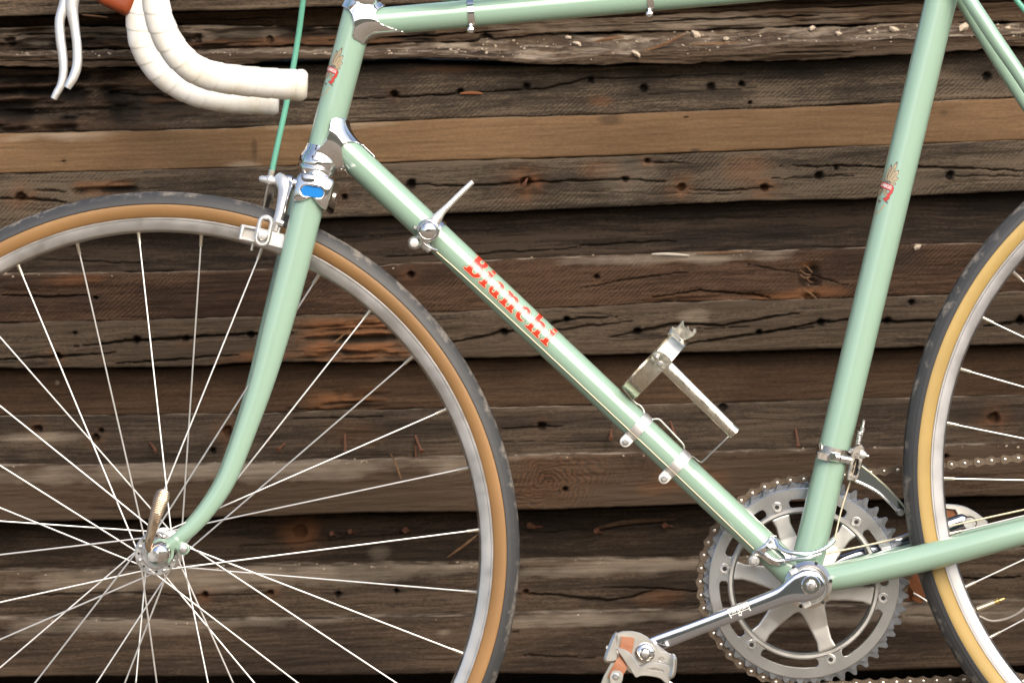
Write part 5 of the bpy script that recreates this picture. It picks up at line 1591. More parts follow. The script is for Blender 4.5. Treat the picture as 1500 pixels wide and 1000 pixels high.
# ---- bottle cage
cage = empty('bottle_cage', bike)
WIRE2 = simple('cage_wire', (0.60, 0.57, 0.50), 0.25, 1.0)
CAGEM = simple('cage_nickel', (0.70, 0.66, 0.56), 0.24, 1.0, rvar=0.08, scale=130, var=0.06)
def dtp(px, py):        # photo pixel on the down-tube axis plane -> (along, up)
    q = B(px, py); a = DTc(0)
    d = q - a
    return d.dot(tdt), d.dot(ndt)
def fromdt(u, v_, y): return DTc(0) + tdt * u + ndt * v_ + Vector((0, y, 0))
for bx_, by_ in ((935.5, 626), (992, 679.5)):
    u, _ = dtp(bx_, by_)
    c = fromdt(u, 0, 0)
    obj('clamp_band', lathe([(-8.6 * S, RDT + 0.0002), (-8 * S, RDT + 0.0013), (8 * S, RDT + 0.0013), (8.6 * S, RDT + 0.0002)], c, tdt, 64, caps=False), ALLOYW, cage)
    ear = fromdt(u - 0.5 * S, -RDT - 6.5 * S, -0.005)
    w_ = 8.4 * S
    loop = []
    for k in range(13):
        th = math.pi * (1 + k / 12)
        p = ear + tdt * (w_ * math.cos(th)) + ndt * (w_ * math.sin(th))
        loop.append((p.x, p.z))
    for du, dv in ((8.4, 16), (-8.4, 16)):
        p = ear + tdt * du * S + ndt * dv * S
        loop.append((p.x, p.z))
    obj('clamp_ear', plate(loop, [], -0.0065, 0.004, 0.0006), ALLOYW, cage)
    obj('clamp_bolt', join(lathe([(0, 5.6 * S), (0.0015, 5.6 * S), (0.0018, 4.4 * S)], ear + Vector((0, -0.0035, 0)), NEAR, 20), hexnut(ear + Vector((0, -0.005, 0)), NEAR, 4.2 * S, 0.0022)), ALLOY, cage)
# hoop band round the bottle (seen edge-on as a strip)
u1, v1 = dtp(920, 573)
RB = 0.0375
hv0 = RDT + 0.002
NBD = 72; wd = 12.5 * S
Vh, Fh = [], []
uc, _ = dtp(938, 555)
th0, th1 = rad(-90), rad(270)
for k in range(NBD + 1):
    th = th0 + (th1 - th0) * k / NBD
    cy, cv = RB * math.cos(th), RB * math.sin(th) + RB + hv0
    for rr_, du in ((1, -wd), (1, wd), (0.965, wd), (0.965, -wd)):
        Vh.append(list(fromdt(u1 + 1.5 * S + du, hv0 + RB + RB * rr_ * math.sin(th), RB * rr_ * math.cos(th))))
for k in range(NBD):
    for i in range(4):
        j = (i + 1) % 4
        Fh.append((k * 4 + i, k * 4 + j, (k + 1) * 4 + j, (k + 1) * 4 + i))
obj('cage_hoop', (np.array(Vh), Fh), CAGEM, cage)
# sprung clip with teeth at the top of the hoop
ct, cvv = dtp(1000, 489)
YC = -0.008
clip = [(984, 478), (990, 480), (996, 474), (998.5, 469.5), (1001.5, 470), (1001, 477), (1004.5, 481), (1007.5, 478), (1009.5, 484), (1013.5, 486.5), (1015.5, 481), (1019, 481.5), (1019.5, 487), (1014.5, 492.5), (1006, 497), (999, 499.5), (994, 505), (984, 496), (978, 491)]
obj('clip_jaw', plate(pxloop(clip, YC), [], YC, 0.018, 0.0005), CAGEM, cage)
obj('clip_bridge', plate(pxloop([(978, 489), (984, 479), (998, 497), (994, 507), (986, 500)], YC - 0.008), [], YC - 0.0085, 0.012, 0.002), CAGEM, cage)
# upright arm with rivets
ra, rb_ = B(968, 528, -0.034), B(1073, 631, -0.034)
obj('cage_arm', tube([ra, ra.lerp(rb_, 0.06), ra.lerp(rb_, 0.5), rb_], [9.6 * S, 10.0 * S, 9.4 * S, 9.0 * S], 28, flat=0.45), CAGEM, cage)
obj('cage_joint', plate(smoothloop(pxloop([(956, 518), (966, 514), (978, 521), (984, 531), (974, 541), (964, 536), (960, 527)], -0.0385), 50), [], -0.0385, 0.003, 0.0006), CAGEM, cage)
for p in ((962.5, 522), (967, 533)):
    obj('rivet', lathe([(0, 4.2 * S), (0.001, 3.8 * S), (0.0018, 2.2 * S)], B(p[0], p[1], -0.040), NEAR, 16), ALLOY, cage)
obj('arm_cap', straight(B(1068, 626, -0.034), B(1077, 634.5, -0.034), 9.8 * S), CAGEM, cage)
def wire(pts, r=1.35):
    Q = spline([B(*p) for p in pts], 60)
    return obj('cage_wire', tube(Q, r * S, 10), WIRE2, cage)
wire([(1069, 637, -0.034), (1060, 646, -0.034), (1031, 674, -0.030), (1028, 676, -0.028), (1024, 674.5, -0.024), (1018, 669.5, -0.012), (1012, 667, -0.004)])
wire([(912, 566, -0.006), (917, 573, -0.005), (924, 582, -0.004), (931, 590, -0.003), (938, 594, -0.003), (942.5, 600, -0.003), (943.5, 605, -0.004)], 1.7)
wire([(955, 614, -0.004), (963, 613.5, -0.004), (967, 615, -0.004), (975, 623, -0.004), (996, 645, -0.004), (1001, 651, -0.004), (1002.5, 657, -0.004)], 1.6)

# ---- cable guide above the bottom bracket
guide = empty('cable_guide', bike)
ug, _ = dtp(1122, 802)
cg = fromdt(ug, 0, 0)
YG = -RDT
gl = [(1128, 785), (1139, 784.5), (1137.5, 792), (1143, 801), (1152, 808), (1170, 812.5), (1185, 813), (1160, 817), (1152, 824), (1142, 828), (1128, 826.5), (1118, 819), (1110, 812.5), (1103, 811), (1108, 804.5), (1119, 800), (1123, 794)]
gh = smoothloop([(1121.5, 809.5), (1126, 804), (1134, 803), (1143, 808), (1149.5, 815), (1149, 820), (1140, 821.5), (1128, 817)], 50)
poly_o, poly_h = pxloop(gl, YG), pxloop(gh, YG)
def guide_f(P):
    d = np.abs(sd_inf(P, DTc(0), DTc(1000), RDT + 0.0016)) - 0.0015
    d = smax(d, sd_poly(P[..., 0], P[..., 2], poly_o), 0.0008)
    d = smax(d, -sd_poly(P[..., 0], P[..., 2], poly_h), 0.0008)
    return np.maximum(d, P[..., 1] - 0.002)
a, b = B(1095, 778, YG), B(1192, 834, YG)
obj('guide_plate', surfnet(guide_f, (a.x, -0.019, b.z), (b.x, 0.004, a.z), 0.0006), CHROME, guide, sharp=50)
Q = spline([B(*p) for p in [(1136, 790, -0.013), (1140, 799, -0.017), (1150, 806.5, -0.021), (1165, 810, -0.024), (1185, 810.5, -0.024), (1203, 805.5, -0.023), (1216, 797, -0.021), (1221.5, 790.5, -0.019)]], 50)
obj('guide_tube', tube(Q, 3.4 * S, 16), simple('bright_tube', (0.72, 0.80, 0.84), 0.16, 1.0), guide)
Q = spline([B(*p) for p in [(1150, 821, -0.017), (1165, 818.5, -0.021), (1185, 816, -0.023), (1203, 810.5, -0.022)]], 30)
obj('guide_tube', tube(Q, 3.0 * S, 16), CHROME, guide)
Q = spline([B(*p) for p in [(1121, 811, -0.016), (1128, 817, -0.017), (1138, 821.5, -0.017), (1148, 820.5, -0.017)]], 30)
obj('guide_tube', tube(Q, 4.2 * S, 16), CHROME, guide)
obj('clamp_bolt', join(lathe([(0, 8.8 * S), (0.004, 8.8 * S), (0.005, 7.4 * S)], B(1104, 820.5, -0.008), NEAR, 28), hexnut(B(1104, 820.5, -0.0125), NEAR, 5.6 * S, 0.003)), ALLOY, guide)
Q = spline([B(*p) for p in [(1104, 812, -0.010), (1112, 806, -0.013), (1121, 800, -0.0148), (1130, 791, -0.0155)]], 24)
obj('guide_strap', tube(Q, 4.2 * S, 14, flat=0.5), CHROME, guide)

# ---- front derailleur
fd = empty('front_derailleur', bike)
ast = (STc(700) - STc(600)).normalized()
uc_ = STc(663)
FDM = simple('derailleur_steel', (0.50, 0.46, 0.41), 0.32, 1.0, rvar=0.1, scale=200)
obj('clamp_band', lathe([(-8 * S, RST + 0.0003), (-7.4 * S, RST + 0.0014), (7.4 * S, RST + 0.0014), (8 * S, RST + 0.0003)], uc_, ast, 64, caps=False), FDM, fd)
obj('clamp_bolt', join(lathe([(0, 7 * S), (14 * S, 7 * S), (16 * S, 5 * S)], B(1216, 668, -0.0158), B(1233, 671, -0.0158) - B(1216, 668, -0.0158), 18), hexnut(B(1219, 668, -0.020), NEAR, 6.4 * S, 0.003)), CHROME, fd)
obj('clamp_plate', plate(pxloop([(1197, 661), (1216, 664), (1215, 676), (1197, 672)], -0.017), [], -0.0166, 0.003, 0.0006), FDM, fd)
obj('clamp_tab', straight(B(1201, 649, -0.010), B(1202.5, 658, -0.010), 2.4 * S), CHROME, fd)
obj('pivot_barrel', straight(B(1230, 671, -0.013), B(1247, 674, -0.010), 6.4 * S), ALLOY, fd)
body = [(1254, 652), (1261, 650), (1266, 656), (1264.5, 668), (1261, 684), (1257.5, 699), (1253, 704), (1241, 701), (1241, 694), (1244, 681), (1247, 664), (1248, 657)]
YD = -0.010
holes_ = [pxloop([(1253, 672), (1257, 673), (1257.5, 679), (1256, 683), (1257, 688), (1254.5, 695), (1250, 698), (1247, 695), (1248, 689), (1251, 684), (1249.5, 679)], YD)]
obj('derailleur_body', plate(pxloop(body, YD), holes_, YD, 0.008, 0.0008), FDM, fd)
obj('body_recess', plate(pxloop([(1246, 672), (1260, 672), (1256, 699), (1244, 699)], YD + 0.003), [], YD + 0.0035, 0.002), DARKM, fd)
obj('cable_block', boxm(B(1247, 699.5, YD - 0.006), 12 * S, 0.006, 8 * S, 8, 0.0006), FDM, fd)
obj('adjuster', lathe([(0, 3 * S), (9 * S, 3 * S), (10 * S, 2.2 * S), (24 * S, 2.2 * S), (25 * S, 1.2 * S)], B(1261.5, 639, YD), B(1266, 614, YD) - B(1261.5, 639, YD), 14), FDM, fd)
obj('adjuster_collar', lathe([(0, 3.4 * S), (5 * S, 3.6 * S), (6 * S, 2.4 * S)], B(1263.3, 631, YD), B(1266, 614, YD) - B(1261.5, 639, YD), 14), ALLOY, fd)
hx = []
p0, p1 = B(1257, 651, YD - 0.004), B(1260.5, 632, YD - 0.004)
dd = (p1 - p0).normalized(); nn_ = Vector((-dd.z, 0, dd.x))
for k in range(120):
    th = 2 * math.pi * k / 17
    hx.append(p0.lerp(p1, k / 119) + nn_ * (3.4 * S * math.cos(th)) + YV * (3.4 * S * math.sin(th)))
obj('spring', tube(hx, 0.8 * S, 8), ALLOY, fd)
obj('limit_screw', join(lathe([(0, 5.5 * S), (4 * S, 6.5 * S), (9 * S, 4.5 * S), (10 * S, 2 * S), (14 * S, 1.8 * S)], B(1259, 664, YD - 0.003), B(1273, 668, YD - 0.003) - B(1259, 664, YD - 0.003), 16)), ALLOYW, fd)
obj('body_screw', lathe([(0, 4 * S), (0.002, 4 * S), (0.003, 2.5 * S)], B(1246.5, 660, YD - 0.004), NEAR, 14), ALLOY, fd)
# chain cage: curved plate pair and tail pin
YCG = 0.032
cgl = smoothloop([(1247, 700), (1252, 688), (1259, 681), (1266, 685), (1280, 697), (1297, 712), (1312, 728), (1325, 743), (1323, 753), (1314, 748), (1302, 735), (1288, 723), (1272, 713), (1257, 706)], 100)
BLUE_REFLECT = simple('cage_chrome', (0.70, 0.72, 0.76), 0.07, 1.0)  # slight blue in the base colour imitates a bluish reflection
obj('chain_cage', plate(pxloop(cgl, YCG), [], YCG, 0.0024, 0.0006), BLUE_REFLECT, fd)
obj('chain_cage', plate([(x + 0.001, z + 0.001) for x, z in pxloop(cgl, YCG + 0.02)], [], YCG + 0.018, 0.0016, 0.0003), BLUE_REFLECT, fd)
Q = spline([B(*p) for p in [(1252, 703.5, YCG - 0.002), (1270, 711.5, YCG - 0.002), (1287, 721.5, YCG - 0.002), (1302, 735, YCG - 0.002), (1314, 748, YCG - 0.002)]], 40)
obj('cage_lip', tube(Q, 2.2 * S, 12), CHROME, fd)
Q = spline([B(*p) for p in [(1262, 682, YCG - 0.001), (1280, 696, YCG - 0.001), (1298, 712, YCG - 0.001), (1313, 728, YCG - 0.001), (1326, 744, YCG - 0.001)]], 40)
obj('cage_lip', tube(Q, 1.3 * S, 12), simple('cage_edge', (0.55, 0.54, 0.42), 0.3, 1.0), fd)
obj('tail_pin', lathe([(-0.004, 5 * S), (0.016, 5 * S)], B(1319, 750, YCG), YV, 14), simple('tail_pin_metal', (0.36, 0.36, 0.35), 0.4, 1.0), fd)

# ---- chainring, spider, cranks
YR = 0.045
RC = B(1176.6, 853, YR)
kR = (D + YR) / D
cranks = empty('crankset', bike)
def ringpt(r, deg):   # deg clockwise from up in the picture
    return (RC.x + r * S * kR * math.sin(rad(deg)), RC.z + r * S * kR * math.cos(rad(deg)))
NT = 48
RPC = 12.7e-3 / (2 * math.sin(math.pi / NT)) / (S * kR)     # pitch radius, px at that depth
bolts = [-19.5 + 60 * k for k in range(6)]
def gear(r_out, r_in, n, ph=0.0):
    L = []
    st_ = 360 / n
    for k in range(n):
        for f, r in ((-0.5, r_in), (-0.38, r_in + 0.05 * (r_out - r_in)), (-0.27, r_in + 0.35 * (r_out - r_in)), (-0.16, r_in + 0.8 * (r_out - r_in)), (-0.07, r_out), (0.07, r_out), (0.16, r_in + 0.8 * (r_out - r_in)), (0.27, r_in + 0.35 * (r_out - r_in)), (0.38, r_in + 0.05 * (r_out - r_in))):
            L.append(ringpt(r, ph + (k + f) * st_))
    return L
def slot(r0, r1, a0, a1, cr_=4.0, n=14):
    """rounded annular slot outline, px and degrees"""
    L = []
    da0 = math.degrees(cr_ / r0); da1 = math.degrees(cr_ / r1)
    for k in range(n + 1): L.append(ringpt(r1, a0 + da1 + (a1 - a0 - 2 * da1) * k / n))
    for k in range(1, 5):
        t = k / 5 * math.pi / 2
        L.append(ringpt(r1 - cr_ * (1 - math.cos(t)), a1 - da1 * (1 - math.sin(t))))
    for k in range(1, 5):
        t = k / 5 * math.pi / 2
        L.append(ringpt(r0 + cr_ * (1 - math.sin(t)), a1 - da0 * (1 - math.cos(t))))
    for k in range(n + 1): L.append(ringpt(r0, a1 - da0 - (a1 - a0 - 2 * da0) * k / n))
    for k in range(1, 5):
        t = k / 5 * math.pi / 2
        L.append(ringpt(r0 + cr_ * (1 - math.cos(t)), a0 + da0 * (1 - math.sin(t))))
    for k in range(1, 5):
        t = k / 5 * math.pi / 2
        L.append(ringpt(r1 - cr_ * (1 - math.sin(t)), a0 + da1 * (1 - math.cos(t))))
    return L
# outer chainring (drive-side, furthest from the camera) and inner chainring
slots = [slot(110.5, 123.5, b_ + 8.5, b_ + 51.5, 5.5) for b_ in bolts]
obj('chainring', plate(gear(RPC + 5.2, RPC - 5.5, NT), slots + [[ringpt(102, 360 * k / 90) for k in range(90)]], YR + 0.004, 0.0032, 0.0004), TOOTHM, cranks, label='large toothed outer chainring')
NI = 44
obj('chainring', plate(gear(148.0, 139.5, NI, 2), [slot(110.5, 123.5, b_ + 8.5, b_ + 51.5, 5.5) for b_ in bolts] + [[ringpt(102, 360 * k / 90) for k in range(90)]], YR - 0.0030, 0.0026, 0.0004), TOOTHM, cranks, label='smaller toothed inner chainring')
# smooth raised face of the inner ring
obj('chainring_face', plate([ringpt(139, 360 * k / 120) for k in range(120)], [slot(111, 123, b_ + 9, b_ + 51, 5.5) for b_ in bolts] + [[ringpt(112.5, 360 * k / 120) for k in range(120)]] if False else [slot(111, 123.2, b_ + 9, b_ + 51, 5.5) for b_ in bolts] + [[ringpt(103, 360 * k / 90) for k in range(90)]], YR - 0.0062, 0.0026, 0.0007), RING, cranks)
obj('inner_ring', plate([ringpt(111.2, 360 * k / 120) for k in range(120)], [[ringpt(102.8, 360 * k / 120) for k in range(120)]], YR - 0.0062, 0.0052, 0.0014), SPIDER, cranks)
# six-armed spider
sp_h = []
def spider_f(P):
    x, z = P[..., 0] - RC.x, P[..., 2] - RC.z
    r = np.hypot(x, z) / (S * kR); th = np.degrees(np.arctan2(x, z))
    ph = (th - bolts[0] + 30) % 60 - 30
    lat = np.abs(r * np.sin(np.radians(ph)))
    wdt = np.interp(r, [20, 45, 70, 90, 102], [34, 18, 13.5, 11.5, 14])
    d = (lat - wdt) * S
    d = smin(d, (r - 40) * S, 0.006)
    d = np.maximum(d, (r - 104) * S)
    d = np.maximum(d, -(r - 12) * S)
    yc = YR - 0.004 - 0.004 * np.clip((70 - r) / 60, 0, 1)
    return smax(d, np.abs(P[..., 1] - yc) - 0.0032, 0.0014)
q = 106 * S * kR
obj('spider', surfnet(spider_f, (RC.x - q, YR - 0.0135, RC.z - q), (RC.x + q, YR + 0.002, RC.z + q), 0.0011), SPIDER, cranks, sharp=60)
for b_ in bolts:
    p = ringpt(117.8, b_)
    bo = obj('chainring_bolt', lathe([(-0.004, 7.2 * S), (0.0016, 7.6 * S), (0.0026, 6.8 * S), (0.0026, 4.4 * S), (0.0022, 4.2 * S)], (p[0], YR - 0.0064, p[1]), NEAR, 26), ALLOY, cranks)
    obj('bolt_socket', join(lathe([(0.0026, 3.6 * S), (0.0029, 3.4 * S)], (p[0], YR - 0.0064, p[1]), NEAR, 6)), DARKM, cranks)
# bottom bracket cup, lockring, axle
LOCKM = simple('lockring_steel', (0.82, 0.81, 0.79), 0.2, 1.0, rvar=0.06, scale=90)
cc_ = B(1184, 856, -0.045)
obj('lockring', lathe([(-0.010, 33 * S), (-0.002, 34.4 * S), (0.0, 34.4 * S), (0.0034, 29 * S), (0.0030, 27 * S), (0.0012, 26.5 * S), (0.0012, 24.5 * S), (0.004, 24.2 * S), (0.0045, 15 * S)], cc_, NEAR, 64), LOCKM, cranks)
for k in range(6):
    th = rad(60 * k + 20)
    p = cc_ + Vector((33.6 * S * math.sin(th), -0.0005, 33.6 * S * math.cos(th)))
    obj('lockring_notch', boxm(p, 4.5 * S, 0.004, 3.0 * S, 60 * k + 20, 0.0004), DARKM, cranks)
for p in ((1163, 838), (1181, 884)):
    obj('cup_lug', boxm(B(p[0], p[1], -0.0555), 12 * S, 0.010, 10 * S, -25, 0.0007), ALLOYW, cranks)
obj('axle', lathe([(-0.062, 0.0075), (0.055, 0.0075)], B(1180, 853.5, 0), YV, 20), STEEL, cranks)
# near crank arm
YA = -0.076
pa, pb = B(1187, 856, YA), B(962, 939.5, YA)
kA = (D + YA) / D
arm2 = [(1197, 836.5), (1205, 845), (1208.5, 857), (1205, 869), (1196, 876), (1180, 880.5), (1163, 881), (1150, 884), (1130, 891), (1071, 911.5), (1010, 935), (975, 949), (960, 954), (947, 950), (944, 941), (952, 932.5), (1008, 912), (1064, 890.5), (1112, 871.5), (1138, 860), (1152, 848.5), (1164, 839.5), (1180, 834)]
arm_poly = pxloop(smoothloop(arm2, 140), YA)
def crank_f(P):
    d2 = sd_poly(P[..., 0], P[..., 2], arm_poly)
    e = P[..., 1] - YA
    q_ = np.clip(1 + d2 / 0.0085, 0, 1)
    d = smax(d2, np.abs(e + 0.0) - 0.0066 + 0.0010 * q_ ** 2, 0.0024)
    return d
a, b = B(936, 826, YA), B(1216, 964, YA)
CRK = simple('polished_crank_reflection', (0.58, 0.61, 0.67), 0.08, 1.0, rvar=0.04, scale=60)  # bluish tint in the alloy colour stands in for a dark navy reflection
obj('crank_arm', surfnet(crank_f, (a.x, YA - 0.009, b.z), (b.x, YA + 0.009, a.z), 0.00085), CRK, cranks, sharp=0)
obj('crank_bolt', lathe([(0.0058, 14.2 * S), (0.0072, 14 * S), (0.0082, 12.4 * S), (0.0082, 8 * S), (0.0076, 7.6 * S)], pa, NEAR, 40), CHROME, cranks)
obj('bolt_head', join(hexnut(pa + NEAR * 0.0076, NEAR, 7.2 * S, 0.0026), lathe([(0.0098, 4.2 * S), (0.0106, 3.4 * S)], pa, NEAR, 20)), ALLOY, cranks)
# far crank arm and pedal
YF = 0.068
fa, fb = B(1172, 850, YF), B(1408, 764, YF)
def crank2_f(P):
    d = sd_cyl(P, fa, fb, 19 * S, 12 * S)
    return smax(d, np.abs(P[..., 1] - YF) - 0.007, 0.003)
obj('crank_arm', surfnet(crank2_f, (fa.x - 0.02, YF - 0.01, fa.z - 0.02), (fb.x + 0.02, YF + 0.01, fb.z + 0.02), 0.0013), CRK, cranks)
# stamped cartouche on the near arm
def stamp():
    cx, cy = 1082, 891.5; ang = rad(-21.0)
    def loc(X, Y):
        dx, dy = X - cx, Y - cy
        return dx * math.cos(ang) + dy * math.sin(ang), -dx * math.sin(ang) + dy * math.cos(ang)
    g = np.random.default_rng(3)
    segs = []
    for k in range(11):
        x = -13 + k * 2.5
        segs.append(((x, 2.2), (x + 0.5, -2.6 + g.uniform(-0.5, 1.5))))
        segs.append(((x, 2.2 if k % 2 else -1.5), (x + 1.7, 2.0 if k % 3 else -2.0)))
    def f(X, Y):
        x, y = loc(X, Y)
        d = np.abs(sbox(x, y, -15.5, 15.5, -5.2, 4.6, 0.8)) - 0.55
        for a_, b2 in segs: d = np.minimum(d, seg2(x, y, a_, b2, 0.42))
        d = np.minimum(d, np.minimum(seg2(x, y, (-15, 4), (-14.5, 8), 0.8), seg2(x, y, (15, 4), (15.5, 8), 0.8)))
        d = np.minimum(d, np.minimum(np.abs(np.hypot(x, y - 6.2) - 2.2) - 0.6, seg2(x, y, (-3, 9), (1, 10), 0.5)))
        return d
    v, fa_ = print_mesh(f, (1060, 874), (1104, 910), 0.35)
    out = np.array([list(B(a_, b2, YA - 0.0067)) for a_, b2 in v])
    obj('stamped_mark', (out, [tuple(reversed(q)) for q in fa_] if False else fa_), simple('stamp_etch', (0.80, 0.79, 0.75), 0.5, 0.2), cranks)
stamp()

# ---- chain
chain = empty('chain', bike)
PIT = 12.7e-3
YCH = YR + 0.004
def chain_path():
    RR = RPC * S * kR
    cog = B(1849, 689, YCH); rcg = 0.034
    # top run: tangent from ring top to cog top
    P = []
    d = Vector((cog.x - RC.x, cog.z - RC.z)); L = d.length
    base = math.atan2(d.y, d.x)
    al = math.asin((RR - rcg) / L)
    th_t = base + math.pi / 2 + -al * -1 * -1   # outer tangent (upper)
    th_t = base + math.pi / 2 - al
    pul = B(1800, 948, YCH); rp = 0.020
    d2 = Vector((pul.x - RC.x, pul.z - RC.z)); L2 = d2.length; base2 = math.atan2(d2.y, d2.x)
    al2 = math.asin((RR - rp) / L2)
    th_b = base2 - math.pi / 2 + al2
    def pt(c, r, th): return (c.x + r * math.cos(th), c.z + r * math.sin(th))
    pts = []
    s, e = pt(cog, rcg, th_t), pt(RC, RR, th_t)
    for k in range(60): pts.append((s[0] + (e[0] - s[0]) * k / 60, s[1] + (e[1] - s[1]) * k / 60))
    th_end = th_b + 2 * math.pi
    for k in range(160): 
        th = th_t + (th_end - th_t) * k / 160
        pts.append(pt(RC, RR, th))
    s, e = pt(RC, RR, th_end), pt(pul, rp, th_b)
    for k in range(60): pts.append((s[0] + (e[0] - s[0]) * k / 60, s[1] + (e[1] - s[1]) * k / 60))
    pts.append(e)
    return np.array(pts)
CP = chain_path()
Ls = np.r_[0, np.cumsum(np.linalg.norm(np.diff(CP, axis=0), axis=1))]
n_l = int(Ls[-1] / PIT)
def at(s): return np.array([np.interp(s, Ls, CP[:, 0]), np.interp(s, Ls, CP[:, 1])])
def dogbone(w_, waist):
    L = []
    for k in range(13):
        th = math.pi / 2 + math.pi * k / 12
        L.append((-PIT / 2 + w_ * math.cos(th), w_ * math.sin(th)))
    L += [(-PIT * 0.17, -waist * 1.25), (0, -waist), (PIT * 0.17, -waist * 1.25)]
    for k in range(13):
        th = -math.pi / 2 + math.pi * k / 12
        L.append((PIT / 2 + w_ * math.cos(th), w_ * math.sin(th)))
    L += [(PIT * 0.17, waist * 1.25), (0, waist), (-PIT * 0.17, waist * 1.25)]
    return L
def link_mesh(outer):
    w_, ws = (0.0044, 0.0025) if outer else (0.0041, 0.0021)
    y = 0.0036 if outer else 0.0024
    parts = []
    for sg in (-1, 1):
        v, f = plate(dogbone(w_, ws), [], sg * y, 0.0011, 0.0002)
        parts.append((v, f, 0))
    for x in (-PIT / 2, PIT / 2):
        if outer:
            v, f = lathe([(-0.0048, 0.0009), (-0.0045, 0.0015), (0.0045, 0.0015), (0.0048, 0.0009)], (x, 0, 0), YV, 12)
            parts.append((v, f, 1))
        else:
            v, f = lathe([(-0.0018, 0.0038), (0.0018, 0.0038)], (x, 0, 0), YV, 14)
            parts.append((v, f, 2))
    v, f, fm = joinm(*parts)
    return mesh('chain_link', v, f, [CHAINM, PINM, CHAINM], fm)
LM = [link_mesh(True), link_mesh(False)]
off0 = 0.0
for k in range(n_l):
    a, b = at(off0 + k * PIT), at(off0 + (k + 1) * PIT)
    o = bpy.data.objects.new('chain_link', LM[k % 2])
    link(o, chain)
    m_ = (a + b) / 2
    o.location = Vector((m_[0], YCH, m_[1])) - ORG[chain]
    o.rotation_euler = (0, -math.atan2(b[1] - a[1], b[0] - a[0]), 0)
# rear sprocket and derailleur (right of the picture)
rd = empty('rear_derailleur', bike)
def simple_gear(c, ro, ri, n, th, y):
    L = []
    for k in range(n * 4):
        r = ro if k % 4 in (1, 2) else ri
        L.append((c.x + r * math.cos(2 * math.pi * k / (n * 4)), c.z + r * math.sin(2 * math.pi * k / (n * 4))))
    return plate(L, [circ(c.x, c.z, 0.006)], y, th)
obj('sprocket', simple_gear(B(1849, 689, YCH), 0.036, 0.031, 17, 0.003, YCH), CHAINM, rd)
obj('jockey_wheel', simple_gear(B(1800, 948, YCH), 0.021, 0.017, 10, 0.003, YCH), CHAINM, rd)
obj('jockey_wheel', simple_gear(B(1836, 850, YCH), 0.021, 0.017, 10, 0.003, YCH), CHAINM, rd)
obj('derailleur_cage', plate(smoothloop(pxloop([(1790, 950), (1820, 840), (1835, 830), (1852, 842), (1850, 860), (1815, 948), (1800, 958)], YCH)), [], YCH - 0.006, 0.002, 0.0004), ALLOY, rd)
obj('derailleur_arm', straight(B(1849, 720, YCH), B(1836, 850, YCH), 0.009, 0.008), ALLOY, rd)

# ---- near pedal with toe strap
def pedal(near):
    pd = empty('pedal', bike)
    if near:
        T = lambda x, y: (x, y); y0 = -0.150; dirn = -1
    else:
        y0 = 0.110; dirn = 1
    return pd
pd = empty('pedal', bike)
pd['label'] = 'alloy cage pedal with orange leather toe strap'
YPD = -0.150
PEDM = simple('pedal_alloy', (0.72, 0.70, 0.65), 0.33, 1.0, rvar=0.03, scale=90, var=0.03)
backp = [(893, 960), (894.5, 946), (899, 934), (903, 926.5), (912, 923.5), (926, 923.5), (938, 926.5), (948, 932), (958, 941), (968, 953), (978, 955.5), (986, 958), (989.5, 962), (988.5, 975), (984, 975), (960, 972), (948, 971), (938, 974), (930, 975), (915, 970), (903, 968)]
hole_strap = [(911, 933.5), (929.5, 934), (927, 958), (909, 952)]
obj('cage_plate', plate(pxloop(backp, YPD + 0.003), [pxloop([(965, 963.5), (969, 961.5), (972.5, 964), (971, 968), (967, 968)], YPD + 0.003)], YPD + 0.003, 0.0026, 0.0006), PEDM, pd)
frontp = smoothloop([(903, 949), (908, 948.5), (915, 951), (922, 955), (929, 964), (935, 974), (940, 974.5), (948, 970.5), (962, 970), (976, 973), (984, 976), (983, 986), (980, 1000), (974, 999), (967, 993), (955, 990), (940, 989), (932, 991.5), (927, 986), (922, 978), (918, 973), (912, 963), (907, 956)], 110)
obj('cage_plate', plate(pxloop(frontp, YPD - 0.010), [smoothloop(pxloop([(950.5, 978.5), (958, 977.5), (969, 980), (971, 982), (969.5, 983), (958, 981), (951.5, 980.5)], YPD - 0.010), 40)], YPD - 0.010, 0.0026, 0.0006), PEDM, pd)
obj('cage_plate', plate(smoothloop(pxloop([(885, 967), (893, 940), (899, 928), (904, 926), (905, 945), (905, 967)], YPD - 0.004), 60), [], YPD - 0.003, 0.012, 0.002), PEDM, pd)
obj('cage_end', plate(smoothloop(pxloop([(983, 960), (988, 958.5), (991, 965), (989, 985), (983, 992), (979, 990), (982, 976)], YPD - 0.004), 50), [], YPD - 0.004, 0.022, 0.002), PEDM, pd)
obj('rail', join(straight(B(891, 948, YPD), B(891, 948, YPD + 0.055), 3.2 * S), straight(B(988, 970, YPD), B(988, 970, YPD + 0.055), 3.2 * S)), PEDM, pd)
obj('cage_plate', plate(pxloop([(895, 945), (905, 930), (930, 926), (955, 938), (985, 960), (983, 985), (955, 990), (925, 985), (900, 970)], YPD + 0.052), [], YPD + 0.052, 0.0024, 0.0005), PEDM, pd)
obj('dust_cap', lathe([(-0.01, 13.6 * S), (0.001, 14 * S), (0.003, 13 * S), (0.004, 11 * S), (0.0045, 8.5 * S), (0.0068, 8.2 * S), (0.0076, 7 * S)], B(945, 955.5, YPD), NEAR, 40), CHROME, pd)
obj('dust_cap_hex', hexnut(B(945, 955.5, YPD) + NEAR * 0.0072, NEAR, 6 * S, 0.0016), ALLOY, pd)
obj('spindle', straight(B(945, 956, YPD), B(956, 944, YA), 11 * S, 8 * S), ALLOY, pd)
